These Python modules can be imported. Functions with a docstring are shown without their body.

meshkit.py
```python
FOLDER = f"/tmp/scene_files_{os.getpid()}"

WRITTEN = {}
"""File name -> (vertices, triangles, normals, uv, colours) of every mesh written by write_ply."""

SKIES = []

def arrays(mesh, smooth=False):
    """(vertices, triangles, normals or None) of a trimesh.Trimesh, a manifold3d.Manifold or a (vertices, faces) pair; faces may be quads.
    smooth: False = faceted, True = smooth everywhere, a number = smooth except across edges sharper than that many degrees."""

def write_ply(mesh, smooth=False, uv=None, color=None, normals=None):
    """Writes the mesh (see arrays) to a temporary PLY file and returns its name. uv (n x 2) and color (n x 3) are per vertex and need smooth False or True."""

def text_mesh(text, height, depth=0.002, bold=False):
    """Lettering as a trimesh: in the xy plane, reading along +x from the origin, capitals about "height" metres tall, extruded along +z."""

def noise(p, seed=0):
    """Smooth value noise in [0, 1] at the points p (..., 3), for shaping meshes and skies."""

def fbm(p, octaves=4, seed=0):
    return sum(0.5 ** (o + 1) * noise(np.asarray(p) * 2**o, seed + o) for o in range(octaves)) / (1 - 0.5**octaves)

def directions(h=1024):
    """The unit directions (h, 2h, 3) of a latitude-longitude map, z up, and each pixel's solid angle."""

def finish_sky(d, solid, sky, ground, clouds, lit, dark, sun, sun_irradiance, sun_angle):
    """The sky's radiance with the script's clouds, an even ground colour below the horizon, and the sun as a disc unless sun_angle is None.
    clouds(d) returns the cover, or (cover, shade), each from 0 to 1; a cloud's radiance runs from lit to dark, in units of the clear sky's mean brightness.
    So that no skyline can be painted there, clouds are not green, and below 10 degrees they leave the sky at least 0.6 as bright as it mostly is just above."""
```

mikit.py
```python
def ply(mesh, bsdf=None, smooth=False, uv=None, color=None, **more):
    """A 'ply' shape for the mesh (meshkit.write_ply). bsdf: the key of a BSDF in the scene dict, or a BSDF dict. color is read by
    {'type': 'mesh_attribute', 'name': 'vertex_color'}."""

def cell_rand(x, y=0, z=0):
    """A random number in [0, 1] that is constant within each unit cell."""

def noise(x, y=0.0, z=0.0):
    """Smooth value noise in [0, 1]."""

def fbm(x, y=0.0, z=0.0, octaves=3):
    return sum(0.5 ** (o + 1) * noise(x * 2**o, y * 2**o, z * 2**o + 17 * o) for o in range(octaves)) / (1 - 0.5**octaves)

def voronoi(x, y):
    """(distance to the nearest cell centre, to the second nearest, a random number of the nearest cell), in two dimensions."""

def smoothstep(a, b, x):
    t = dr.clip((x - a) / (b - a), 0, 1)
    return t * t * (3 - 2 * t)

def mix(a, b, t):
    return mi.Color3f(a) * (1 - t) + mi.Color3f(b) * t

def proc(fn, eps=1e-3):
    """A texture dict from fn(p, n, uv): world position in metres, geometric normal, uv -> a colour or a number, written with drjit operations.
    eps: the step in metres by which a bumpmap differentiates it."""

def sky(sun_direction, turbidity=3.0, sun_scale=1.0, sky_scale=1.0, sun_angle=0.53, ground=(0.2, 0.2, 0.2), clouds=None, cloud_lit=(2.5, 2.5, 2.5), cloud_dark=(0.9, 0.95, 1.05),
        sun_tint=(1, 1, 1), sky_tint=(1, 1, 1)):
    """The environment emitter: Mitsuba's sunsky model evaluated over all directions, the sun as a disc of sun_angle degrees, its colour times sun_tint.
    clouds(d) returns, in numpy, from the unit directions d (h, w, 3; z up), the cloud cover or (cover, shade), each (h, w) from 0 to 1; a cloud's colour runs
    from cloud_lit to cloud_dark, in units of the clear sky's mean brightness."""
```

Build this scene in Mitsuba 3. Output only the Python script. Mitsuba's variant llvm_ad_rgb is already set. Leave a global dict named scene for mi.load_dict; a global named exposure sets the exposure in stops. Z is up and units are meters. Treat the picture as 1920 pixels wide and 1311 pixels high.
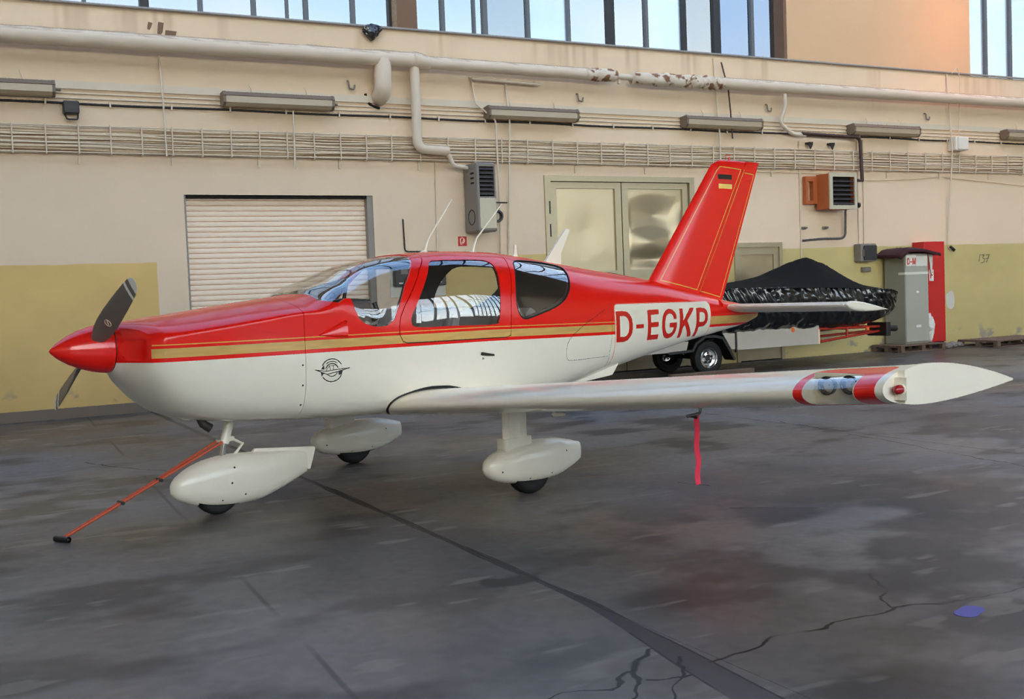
import math, random
import numpy as np, trimesh, shapely, shapely.geometry as sg, manifold3d as m3
import drjit as dr
import mitsuba as mi
import mikit, meshkit
from mikit import proc, noise, fbm, smoothstep, mix
from scipy.interpolate import PchipInterpolator

rng = np.random.default_rng(7)
# ------------------------------------------------------------------ camera, sky, exposure
exposure = 5.18
YAW, PITCH, ROLL = np.radians([62.109, -3.079, -2.256])
CAM = np.array([-0.711, -7.973, 1.573])
_f = np.array([math.cos(PITCH) * math.cos(YAW), math.cos(PITCH) * math.sin(YAW), math.sin(PITCH)])
_r = np.cross(_f, [0, 0, 1]); _r /= np.linalg.norm(_r)
_u = np.cross(_r, _f)
_up = -math.sin(ROLL) * _r + math.cos(ROLL) * _u
scene, labels = {}, {}
scene['camera'] = {'type': 'perspective', 'fov': 49.814, 'fov_axis': 'x', 'near_clip': 0.05, 'far_clip': 500.0,
                   'to_world': mi.ScalarTransform4f().look_at(origin=CAM.tolist(), target=(CAM + _f).tolist(), up=_up.tolist())}


def cloud(d):
    c = meshkit.fbm(d * np.array([3.0, 3.0, 6.0]) + 5, 4, 3)
    return np.clip((c - 0.36) * 2.4, 0, 0.85) * np.clip(1.15 - 1.3 * d[..., 2], .05, 1), np.clip((c - .55) * 1.5, 0, .5)


scene['sky'] = mikit.sky((-0.35, -0.80, 0.50), turbidity=3.0, sun_scale=0.0, sky_scale=0.9, sun_angle=None, ground=(.25, .24, .22),
                         clouds=cloud, cloud_lit=(2.0, 1.95, 1.86), cloud_dark=(1.05, 1.04, 1.04), sky_tint=(1.09, 1.0, .91))

# ------------------------------------------------------------------ materials
def rgb(r, g, b):
    """sRGB 0..255 -> linear"""
    c = np.array([r, g, b]) / 255.0
    return np.where(c < 0.04045, c / 12.92, ((c + 0.055) / 1.055) ** 2.4).tolist()


def mat(name, color, rough=0.5, **kw):
    c = {'type': 'rgb', 'value': rgb(*color)} if isinstance(color, tuple) else color
    d = {'type': 'principled', 'base_color': c, 'roughness': rough, **kw}
    scene[name] = {'type': 'twosided', 'bsdf': d}
    return name


TH = math.radians(12.818)
CT, ST = math.cos(TH), math.sin(TH)


def plane_xy(p):
    return p.x * CT + p.y * ST, -p.x * ST + p.y * CT


C3 = lambda r, g, b: mi.Color3f(*rgb(r, g, b))
RED, WHITE, GOLD = (220, 20, 8), (224, 217, 200), (196, 158, 92)


def band(v, a, b, e=0.0012):
    return smoothstep(a - e, a + e, v) * (1 - smoothstep(b - e, b + e, v))


def f_fuse(p, n, uv):
    x, y = plane_xy(p)
    z = p.z
    s = z - (1.184 - 0.0062 * x - 0.018 * dr.maximum(x - 3.3, 0) + 0.0115 * dr.maximum(x - 5, 0))
    red, white, gold = C3(*RED), C3(*WHITE), C3(*GOLD)
    g2 = gold * (0.92 + 0.16 * noise(x * 9, z * 60, 3))
    c = mix(white, red, smoothstep(-0.0015, 0.0015, s))
    live = smoothstep(.512, .516, x) * smoothstep(.44, .445, dr.abs(y) + dr.maximum(x - .62, 0) * 4)
    c = mix(c, g2, band(s, 0.028, 0.092) * live + band(s, .03, .114) * smoothstep(6.70, 6.705, x) * (1 - band(s, 0.028, 0.092)))
    c = mix(c, C3(214, 150, 70), band(s, 0.112, 0.120) * live * (1 - smoothstep(6.6, 6.61, x)))
    # registration panel: white with rounded upper corners
    qx, qz = dr.abs(x - 5.838) - (0.862 - 0.05), dr.abs(z + 0.0165 * (x - 5.0) - 0.9) - (0.502 - 0.05)
    d = dr.sqrt(dr.square(dr.maximum(qx, 0)) + dr.square(dr.maximum(qz, 0))) + dr.minimum(dr.maximum(qx, qz), 0) - 0.05
    c = mix(c, C3(226, 150, 120), 1 - smoothstep(0.006, 0.009, d))
    c = mix(c, red, 1 - smoothstep(0.004, 0.006, d))
    c = mix(c, white, 1 - smoothstep(-0.0015, 0.0015, d))
    return c


def seg(x, z, a, b):
    ax, az = a
    dx, dz = b[0] - a[0], b[1] - a[1]
    t = dr.clip(((x - ax) * dx + (z - az) * dz) / (dx * dx + dz * dz), 0, 1)
    return dr.sqrt(dr.square(x - ax - t * dx) + dr.square(z - az - t * dz))


FIN_LINES = [((6.09, 1.615), (7.07, 2.77)), ((7.07, 2.77), (7.13, 2.82)), ((7.13, 2.82), (7.50, 2.80)), ((7.50, 2.80), (6.66, 1.50)), ((6.66, 1.50), (6.09, 1.615)),
             ((7.565, 2.80), (6.72, 1.485)), ((6.72, 1.485), (7.10, 1.41)), ((7.575, 2.77), (7.76, 2.755)), ((7.76, 2.755), (7.10, 1.41))]


def f_fin(p, n, uv):
    x, y = plane_xy(p)
    z = p.z
    d = mi.Float(9)
    for a, b in FIN_LINES:
        d = dr.minimum(d, seg(x, z, a, b))
    c = mix(C3(214, 150, 62), C3(*RED), smoothstep(0.0045, 0.007, d))
    inx = band(x, 7.085, 7.325, 0.001)
    c = mix(c, C3(18, 16, 16), inx * band(z, 2.684, 2.735))
    c = mix(c, C3(206, 40, 34), inx * band(z, 2.633, 2.684))
    c = mix(c, C3(232, 196, 110), inx * band(z, 2.582, 2.633))
    return c


def f_wing(p, n, uv):
    x, y = plane_xy(p)
    ay = dr.abs(y)
    qx, qy = dr.abs(x - 2.2) - (0.50 - 0.16), dr.abs(ay - 4.485) - (0.235 - 0.1)
    d = dr.sqrt(dr.square(dr.maximum(qx, 0)) + dr.square(dr.maximum(qy, 0))) + dr.minimum(dr.maximum(qx, qy), 0) - 0.1
    c = mix(C3(*RED), C3(*WHITE), smoothstep(-0.002, 0.002, d))
    bay = band(ay, 4.305, 4.605, .001) * (1 - smoothstep(2.470, 2.474, x)) * (1 - smoothstep(1.079, 1.081, p.z))
    return mix(c, C3(206, 198, 176), bay)


def f_wall(p, n, uv):
    x, z = p.x, p.z
    base = mix(C3(218, 194, 167), C3(219, 194, 163), smoothstep(2.2, 5.5, z))
    big = fbm(x * 0.5, z * 0.7, 1.0, 3)
    c = base * (0.94 + 0.12 * big)
    # rust and damp runs under the sill
    run = smoothstep(.60, .80, noise(x * 2.3, 3, 1)) * smoothstep(4.8, 5.8, z) * (1 - smoothstep(5.80, 5.90, z)) * noise(x * 14, z * 1.2, 6)
    c = mix(c, C3(150, 112, 86), run * 0.35)
    bay_glow = smoothstep(14.56, 14.57, x) * (1 - smoothstep(19.80, 19.81, x)) * smoothstep(5.885, 5.90, z)  # orange lamp glow painted into the blank bay as a warmer tan
    c = mix(c, C3(208, 170, 132) * (.95 + .1 * big), bay_glow)
    olive = mix(C3(210, 176, 112), C3(192, 174, 118), smoothstep(2, 14, x)) * (0.88 + 0.24 * fbm(x * 1.1, z * 1.7, 5, 4))
    e = 0.015 * (noise(x * 3, 1, 7) - 0.5)
    dado = (1 - smoothstep(2.175 + e, 2.195 + e, z)) * dr.maximum(1 - smoothstep(2.32, 2.34, x), smoothstep(6.9, 6.915, x))
    c = mix(c, olive, dado)
    flake = smoothstep(.60, .72, fbm(x * 4, z * 5, 9, 4)) * (1 - smoothstep(0.1, 0.55, z)) * dado
    c = mix(c, C3(150, 140, 128), flake)
    patch = dr.sqrt(dr.square((x - 19.05) / 0.15) + dr.square((z - 0.99) / 0.20)) + 0.25 * (noise(x * 12, z * 12, 2) - .5)
    c = mix(c, C3(202, 198, 184), 1 - smoothstep(.9, 1.0, patch))
    return c


def f_floor(p, n, uv):
    x, y = p.x, p.y
    b = fbm(x * 0.55, y * 0.55, 2, 4)
    c = mix(C3(84, 81, 78), C3(120, 116, 112), smoothstep(.25, .75, b))
    warm = smoothstep(.45, .7, fbm(x * 0.9 + 8, y * 0.5, 6, 3))
    c = mix(c, C3(116, 98, 82), warm * 0.45)
    grime = smoothstep(.50, .72, fbm(x * 1.2 + 3, y * 2.0, 13, 4))
    c = mix(c, C3(54, 52, 51), grime * 0.75)
    oil = smoothstep(.30, .62, fbm(x * 1.9, y * 2.6, 21, 4)) * smoothstep(2.4, 3.7, x) * (1 - smoothstep(6.2, 8.5, x)) * smoothstep(-8.5, -6.5, y) * (1 - smoothstep(-2.6, -0.8, y))
    c = mix(c, C3(34, 33, 33), oil * 0.9)
    back = smoothstep(4.6, 6.2, y)
    c = mix(c, C3(74, 66, 58), back * 0.55)
    c = c * (0.9 + 0.2 * noise(x * 22, y * 22, 3))
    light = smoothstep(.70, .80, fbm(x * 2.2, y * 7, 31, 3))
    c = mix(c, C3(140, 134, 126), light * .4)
    wob = 0.05 * (fbm(x * 1.3, y * 1.3, 4, 3) - .5)
    # filled joint: a strip of old tar that widens towards the camera
    k = dr.clip((-3.3 - y) / 1.4, 0, 1.6)
    w = 0.026 + 0.06 * k + 0.022 * (noise(3, y * 2.1, 5) - .5)
    e = dr.abs(x - (2.127 - 0.15 * k) + wob * .5)
    tar = 1 - smoothstep(w, w + 0.006, e)
    c = mix(c, mix(C3(44, 41, 40), C3(72, 68, 67), k) * (.85 + .3 * noise(x * 14, y * 5, 2)), tar * 0.94)
    c = mix(c, C3(24, 23, 23), (1 - smoothstep(0.003, 0.009, dr.abs(e - w))) * smoothstep(.45, .6, noise(x * 4, y * 3, 9)) * .8)
    st = 1 - smoothstep(0.6, 1.0, dr.sqrt(dr.square((x - 2.00) / 0.20) + dr.square((y + 2.72) / 0.13)) + 0.8 * (noise(x * 9, y * 9, 2) - .5))
    c = mix(c, C3(46, 42, 40), st * 0.95)
    old = (1 - smoothstep(0.006, 0.02, dr.abs(x - 0.86 - 0.043 * y + wob * .4))) * smoothstep(.35, .6, noise(y * 1.4, 2, 8))
    c = mix(c, C3(50, 49, 50), old * 0.7)
    # cracks near the joint crossing, warped lines
    wx, wy = x + 0.16 * (fbm(x * 3.6, y * 3.6, 41, 4) - .5), y + 0.16 * (fbm(x * 3.6, y * 3.6, 57, 4) - .5)
    ck = mi.Float(9)
    for a, b2 in (((2.05, -4.37), (2.87, -4.25)), ((2.87, -4.25), (3.28, -4.27)), ((3.28, -4.27), (4.6, -4.5)), ((3.28, -4.27), (3.6, -3.75)), ((1.99, -4.07), (1.80, -4.24)), ((1.80, -4.24), (1.52, -4.56)), ((1.76, -4.27), (1.56, -4.37)),
                  ((1.56, -4.37), (1.2, -4.35)), ((2.02, -4.22), (1.94, -4.38)), ((1.94, -4.38), (1.77, -4.5)), ((1.77, -4.5), (1.68, -4.66)), ((1.74, -4.35), (1.88, -4.46)), ((7.6, 1.4), (6.8, -3.4)), ((4.46, -.91), (4.55, -1.2)), ((4.1, -1.9), (4.6, -2.3)), ((0.6, 3.9), (1.2, 2.6))):
        ck = dr.minimum(ck, seg(wx, wy, a, b2))
    c = mix(c, C3(14, 14, 14), (1 - smoothstep(0.004, 0.006 + .012 * noise(x * 6, y * 6, 5), ck)) * smoothstep(.02, .25, noise(x * 5, y * 5, 77)))
    return c * mi.Color3f(.86, .86, .91)


def f_floor_rough(p, n, uv):
    return 0.30 + 0.26 * fbm(p.x * 0.8, p.y * 0.8, 17, 3)


mat('mat_fuselage', proc(f_fuse), 0.16, specular=0.35, clearcoat=.6, clearcoat_gloss=0.96)
mat('mat_fin', proc(f_fin), 0.16, specular=0.5, clearcoat=1.0, clearcoat_gloss=0.96)
mat('mat_wing', proc(f_wing), 0.16, specular=0.6, clearcoat=1.0, clearcoat_gloss=0.97)
mat('mat_red_paint', RED, 0.15, specular=0.5, clearcoat=1.0, clearcoat_gloss=0.96)
mat('mat_white_paint', WHITE, 0.22, specular=0.5, clearcoat=0.5, clearcoat_gloss=0.93)
mat('mat_letter', (190, 34, 24), 0.25)
mat('mat_black_mark', (24, 23, 22), 0.4)
mat('mat_rubber', (22, 21, 21), 0.75)
mat('mat_seal', (14, 13, 13), 0.5)
mat('mat_liner', (42, 38, 37), 0.8)
mat('mat_panel_grey', (92, 82, 78), 0.6)
mat('mat_seat', (112, 108, 108), 0.85, sheen=0.4)
mat('mat_seat_light', (138, 135, 135), 0.85, sheen=0.4)
mat('mat_black_plastic', (20, 19, 19), 0.4)
mat('mat_chrome', (215, 215, 212), 0.12, metallic=1.0)
mat('mat_reflector', (96, 92, 88), 0.15, metallic=0.9)
mat('mat_steel', (150, 148, 144), 0.3, metallic=0.9)
mat('mat_blade', (104, 98, 93), 0.42, metallic=0.1)
mat('mat_blade_white', (205, 206, 204), 0.4)
mat('mat_orange_paint', (188, 78, 44), 0.45)
mat('mat_ribbon', (236, 58, 86), 0.7)
mat('mat_lens_red', (150, 16, 24), 0.08, clearcoat=1.0)
mat('mat_cream', (206, 198, 176), 0.4)
mat('mat_exhaust', (58, 50, 46), 0.6, metallic=0.4)
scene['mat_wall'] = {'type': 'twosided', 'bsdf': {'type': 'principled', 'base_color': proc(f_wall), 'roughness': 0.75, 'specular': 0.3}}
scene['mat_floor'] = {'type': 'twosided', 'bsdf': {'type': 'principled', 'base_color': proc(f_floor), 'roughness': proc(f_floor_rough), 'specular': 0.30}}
mat('mat_joint', (30, 28, 27), 0.9)
mat('mat_plaster', (203, 187, 166), 0.7)
mat('mat_far_wall', (212, 192, 164), 0.8)
mat('mat_brown', (112, 82, 60), 0.6)
mat('mat_plinth', (120, 106, 92), 0.8)
mat('mat_roof', (170, 160, 146), 0.8)
mat('mat_frame_dark', (36, 36, 38), 0.5)
mat('mat_frame_grey', (92, 96, 100), 0.5)
mat('mat_sill', (140, 134, 128), 0.5)
mat('mat_shutter', (230, 208, 184), 0.5)
mat('mat_shutter_guide', (128, 120, 112), 0.5)
mat('mat_door_steel', (170, 152, 122), 0.3, metallic=0.6)
mat('mat_door_frame', (166, 151, 122), 0.36, metallic=0.45)
mat('mat_gap', (20, 18, 17), 0.9)

def f_pipe(p, n, uv):
    dust = smoothstep(.45, .85, n.z + .5 * (fbm(p.x * 5, p.y * 9, p.z * 9, 3) - .5))
    return mix(C3(208, 190, 168), C3(146, 116, 88), dust * .75)


mat('mat_pipe_wrap', proc(f_pipe), 0.65)


def f_wrap(p, n, uv):
    t = fbm(p.x * 9, p.z * 9, p.y * 9, 4)
    return mix(C3(206, 190, 170), C3(128, 88, 62), smoothstep(.52, .62, t))


mat('mat_pipe_torn', proc(f_wrap), 0.8)
mat('mat_conduit', (206, 190, 168), 0.55)
mat('mat_cable', (206, 186, 158), 0.6)
mat('mat_cable_black', (34, 30, 28), 0.6)
mat('mat_lamp_housing', (112, 96, 80), 0.5)
mat('mat_lamp_lens', (170, 152, 126), 0.3)
mat('mat_grey_case', (120, 112, 104), 0.5)
mat('mat_beige_case', (190, 178, 152), 0.5)
mat('mat_dark_case', (46, 44, 44), 0.5)
mat('mat_white_case', (214, 208, 194), 0.5)
mat('mat_sign_red', (176, 28, 24), 0.5)
mat('mat_sign_white', (236, 196, 176), 0.5)
mat('mat_orange_case', (170, 88, 44), 0.55)
mat('mat_brown_pipe', (60, 36, 28), 0.5)
mat('mat_iron', (34, 30, 29), 0.5)
mat('mat_louver', (74, 70, 70), 0.4)


def f_wood(p, n, uv):
    g = fbm(p.x * 2.2, p.y * 30, p.z * 30, 3)
    return mix(C3(78, 60, 48), C3(120, 98, 80), g)


mat('mat_pallet', proc(f_wood), 0.85)
mat('mat_locker', (162, 160, 146), 0.45)
mat('mat_locker_side', (132, 128, 114), 0.5)
mat('mat_red_case', (188, 34, 32), 0.45)
mat('mat_cloth_maroon', (56, 20, 24), 0.9, sheen=0.5)
mat('mat_paper', (214, 210, 202), 0.8)
mat('mat_tape', (206, 204, 190), 0.5)
mat('mat_wrap_black', (8, 8, 9), 0.14, specular=0.7, clearcoat=1.0, clearcoat_gloss=0.95)
mat('mat_tarp', (15, 15, 14), 0.8, specular=.2)
mat('mat_trailer_board', (176, 168, 156), 0.55)
mat('mat_trailer_dark', (24, 23, 23), 0.5)
mat('mat_trailer_red', (168, 46, 34), 0.45)
mat('mat_blue_mark', (104, 104, 178), 0.7)
mat('mat_amber', (232, 110, 40), 0.3)
mat('mat_graffiti', (104, 98, 76), 0.8)
for nm, t, in (('mat_glass_cabin', (.95, .96, .955)), ('mat_glass_tint', (.16, .16, .17)), ('mat_glass_clear', (.25, .238, .235)), ('mat_glass_sky', (.95, .97, 1.0)), ('mat_glass_lamp', (.9, .9, .9))):
    scene[nm] = {'type': 'thindielectric', 'int_ior': 1.8 if 'cabin' in nm else 1.52, 'specular_transmittance': {'type': 'rgb', 'value': list(t)}}


for nm, t in (('mat_glass_grey', (.185, .178, .172)), ('mat_glass_blue', (.125, .15, .19))):
    scene[nm] = {'type': 'thindielectric', 'int_ior': 1.52, 'specular_transmittance': {'type': 'rgb', 'value': list(t)}}


def f_frost(p, n, uv):
    t = fbm(p.x * 1.6, p.z * 1.1, 3, 4)
    return mix(C3(178, 184, 190), C3(214, 220, 226), t)


scene['mat_glass_frost'] = {'type': 'blendbsdf', 'weight': 0.55, 'bsdf_0': {'type': 'thindielectric', 'specular_transmittance': {'type': 'rgb', 'value': [.22, .24, .26]}},
                            'bsdf_1': {'type': 'principledthin', 'base_color': proc(f_frost), 'roughness': 0.5, 'diff_trans': 1.2}}

# ------------------------------------------------------------------ mesh helpers
def uniq(key):
    if key not in scene and key not in labels and key not in RES:
        RES.add(key)
        return key
    i = 1
    while f'{key}_{i:03d}' in RES or f'{key}_{i:03d}' in scene:
        i += 1
    RES.add(f'{key}_{i:03d}')
    return f'{key}_{i:03d}'


RES = set()


def thing(name, label, cat, group=None):
    k = uniq(name)
    labels[k] = {'label': label, 'category': cat}
    if group:
        labels[k]['group'] = group
    return k


def put(key, mesh, m, smooth=False, label=None, stuff=False):
    k = uniq(key)
    if isinstance(mesh, dict):
        scene[k] = mesh
    else:
        scene[k] = mikit.ply(mesh, m, smooth)
    if label:
        labels.setdefault(k, {})['label'] = label
    if stuff:
        labels.setdefault(k, {})['kind'] = 'stuff'
    return k


def solo(name, mesh, m, label, cat, smooth=False, group=None):
    k = thing(name, label, cat, group)
    scene[k] = mikit.ply(mesh, m, smooth)
    return k


def struct(name, mesh=None, m=None, smooth=False, label=None):
    k = uniq(name)
    if mesh is not None:
        scene[k] = mikit.ply(mesh, m, smooth)
    labels[k] = {'kind': 'structure'}
    if label:
        labels[k]['label'] = label
    return k


def box(x0, x1, y0, y1, z0, z1):
    b = trimesh.creation.box((x1 - x0, y1 - y0, z1 - z0))
    b.apply_translation(((x0 + x1) / 2, (y0 + y1) / 2, (z0 + z1) / 2))
    return b


def man(t):
    return m3.Manifold(m3.Mesh(np.asarray(t.vertices, np.float32), np.asarray(t.faces, np.uint32)))


def unman(m):
    q = m.to_mesh()
    return trimesh.Trimesh(np.array(q.vert_properties[:, :3], float), np.array(q.tri_verts), process=False)


def rbox(x0, x1, y0, y1, z0, z1, r=0.01, n=8):
    """box with rounded edges"""
    r = min(r, (x1 - x0) / 2.01, (y1 - y0) / 2.01, (z1 - z0) / 2.01)
    s = m3.Manifold.sphere(r, n)
    pts = [s.translate((x, y, z)) for x in (x0 + r, x1 - r) for y in (y0 + r, y1 - r) for z in (z0 + r, z1 - r)]
    return unman(m3.Manifold.batch_hull(pts))


def cat(*ms):
    return trimesh.util.concatenate([m for m in ms if m is not None])


def tube(path, r, n=10, caps=True):
    p = np.asarray(path, float)
    r = np.broadcast_to(np.asarray(r, float), (len(p),))
    t = np.gradient(p, axis=0) if len(p) > 2 else np.repeat(p[1:] - p[:1], 2, 0)
    t = t / np.linalg.norm(t, axis=1, keepdims=True)
    a = np.cross(t[0], [0, 0, 1] if abs(t[0, 2]) < .9 else [1, 0, 0])
    a /= np.linalg.norm(a)
    A = [a]
    for i in range(1, len(p)):
        a = A[-1] - t[i] * (A[-1] @ t[i])
        A.append(a / np.linalg.norm(a))
    A = np.array(A)
    B = np.cross(t, A)
    ang = np.arange(n) * 2 * np.pi / n
    v = p[:, None] + r[:, None, None] * (np.cos(ang)[None, :, None] * A[:, None] + np.sin(ang)[None, :, None] * B[:, None])
    v = v.reshape(-1, 3)
    f = []
    for i in range(len(p) - 1):
        for j in range(n):
            k = (j + 1) % n
            f += [(i * n + j, i * n + k, (i + 1) * n + k), (i * n + j, (i + 1) * n + k, (i + 1) * n + j)]
    if caps:
        c0, c1 = len(v), len(v) + 1
        v = np.vstack([v, p[:1], p[-1:]])
        e = (len(p) - 1) * n
        for j in range(n):
            k = (j + 1) % n
            f += [(c0, k, j), (c1, e + j, e + k)]
    m = trimesh.Trimesh(v, np.array(f), process=False)
    return m


def bend(pts, r, k=6):
    """polyline with rounded corners"""
    pts = [np.array(q, float) for q in pts]
    out = [pts[0]]
    for a, b, c in zip(pts, pts[1:], pts[2:]):
        u, w = (a - b) / np.linalg.norm(a - b), (c - b) / np.linalg.norm(c - b)
        d = min(r, np.linalg.norm(a - b) * .45, np.linalg.norm(c - b) * .45)
        p0, p1 = b + u * d, b + w * d
        for s in np.linspace(0, 1, k):
            out.append((1 - s) ** 2 * p0 + 2 * s * (1 - s) * b + s * s * p1)
    out.append(pts[-1])
    return np.array(out)


def prism(poly, a, b, axis='y'):
    """extrude a 2-D polygon (list or shapely) between a and b along an axis: 'y' -> (x,z), 'x' -> (y,z), 'z' -> (x,y)"""
    g = poly if hasattr(poly, 'geom_type') else sg.Polygon(poly)
    g = g.buffer(0)
    m = trimesh.creation.extrude_polygon(g, b - a, engine='earcut')
    v = np.array(m.vertices)
    if axis == 'y':
        w = np.stack([v[:, 0], v[:, 2] + a, v[:, 1]], 1)
        flip = True
    elif axis == 'x':
        w = np.stack([v[:, 2] + a, v[:, 0], v[:, 1]], 1)
        flip = False
    else:
        w = np.stack([v[:, 0], v[:, 1], v[:, 2] + a], 1)
        flip = False
    f = np.array(m.faces)
    return trimesh.Trimesh(w, f[:, ::-1] if flip else f, process=False)


def rpoly(pts, r, res=6):
    return sg.Polygon(pts).buffer(-r).buffer(r, quad_segs=res)


def spline_poly(pts, n=10):
    """closed Catmull-Rom through the points"""
    p = np.array(pts, float)
    out = []
    for i in range(len(p)):
        a, b, c, d = p[i - 1], p[i], p[(i + 1) % len(p)], p[(i + 2) % len(p)]
        for t in np.arange(n) / n:
            out.append(.5 * ((2 * b) + (c - a) * t + (2 * a - 5 * b + 4 * c - d) * t * t + (3 * b - a - 3 * c + d) * t ** 3))
    return sg.Polygon(out).buffer(0)


def lathe(prof, p0, d, n=32):
    """revolve (t, r) pairs about the line p0 + t d"""
    prof = np.array(prof, float)
    d = np.array(d, float) / np.linalg.norm(d)
    a = np.cross(d, [0, 0, 1] if abs(d[2]) < .9 else [1, 0, 0]); a /= np.linalg.norm(a)
    b = np.cross(d, a)
    ang = np.arange(n) * 2 * np.pi / n
    v = np.array(p0, float) + prof[:, None, :1] * d + prof[:, None, 1:] * (np.cos(ang)[None, :, None] * a + np.sin(ang)[None, :, None] * b)
    v = v.reshape(-1, 3)
    f = []
    for i in range(len(prof) - 1):
        for j in range(n):
            k = (j + 1) % n
            f += [(i * n + j, i * n + k, (i + 1) * n + k), (i * n + j, (i + 1) * n + k, (i + 1) * n + j)]
    return trimesh.Trimesh(v, np.array(f), process=False)


def PL(m):
    """aeroplane frame (x aft, y to its right, z up) -> hall frame"""
    m = m.copy()
    v = np.array(m.vertices)
    m.vertices = np.stack([v[:, 0] * CT - v[:, 1] * ST, v[:, 0] * ST + v[:, 1] * CT, v[:, 2]], 1)
    return m


def pput(key, mesh, m, smooth=False, label=None):
    return put(key, PL(mesh), m, smooth, label)


# ------------------------------------------------------------------ the hall
WY = 8.82          # face of the back wall
X0, X1, YF, ZR = -7.0, 30.0, -14.0, 9.3
SILL = 5.86
GY = 9.10          # window glass plane
glass_x = lambda x: CAM[0] + (x - CAM[0]) * (GY - CAM[1]) / (WY - CAM[1])

wall = man(box(X0 - .4, X1 + .4, WY, WY + .45, -.3, ZR))
for a, b, z0, z1 in ((2.77, 5.75, -1, 3.18), (8.95, 12.15, -1, 3.53), (13.11, 14.27, -1, 2.29), (X0, 6.31, SILL, 9.0), (6.66, 14.57, SILL, 9.0), (19.80, 29.6, SILL, 9.0)):
    wall -= man(box(a, b, WY - 1, WY + .28 if z0 < 0 else WY + 1, z0, z1))
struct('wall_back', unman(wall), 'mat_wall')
put('wall_back__graffiti_number', cat(*[tube([(a[0], WY - .001, a[1]), (b[0], WY - .001, b[1])], .010, 5) for a, b in (
    ((20.02, 1.96), (19.98, 1.80)), ((20.06, 1.94), (20.15, 1.95)), ((20.15, 1.95), (20.10, 1.88)), ((20.10, 1.88), (20.17, 1.85)), ((20.17, 1.85), (20.13, 1.78)), ((20.13, 1.78), (20.05, 1.77)),
    ((20.20, 1.94), (20.32, 1.95)), ((20.32, 1.95), (20.22, 1.78)), ((20.20, 1.86), (20.30, 1.87)))]), 'mat_graffiti', label='number 137 written on the olive dado')
struct('wall_left', box(X0 - .4, X0, YF, WY, -.3, ZR), 'mat_far_wall')
struct('wall_right', box(X1, X1 + .4, YF, WY, -.3, ZR), 'mat_far_wall')
fw = man(box(X0 - .4, X1 + .4, YF - .4, YF, -.3, ZR))
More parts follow.
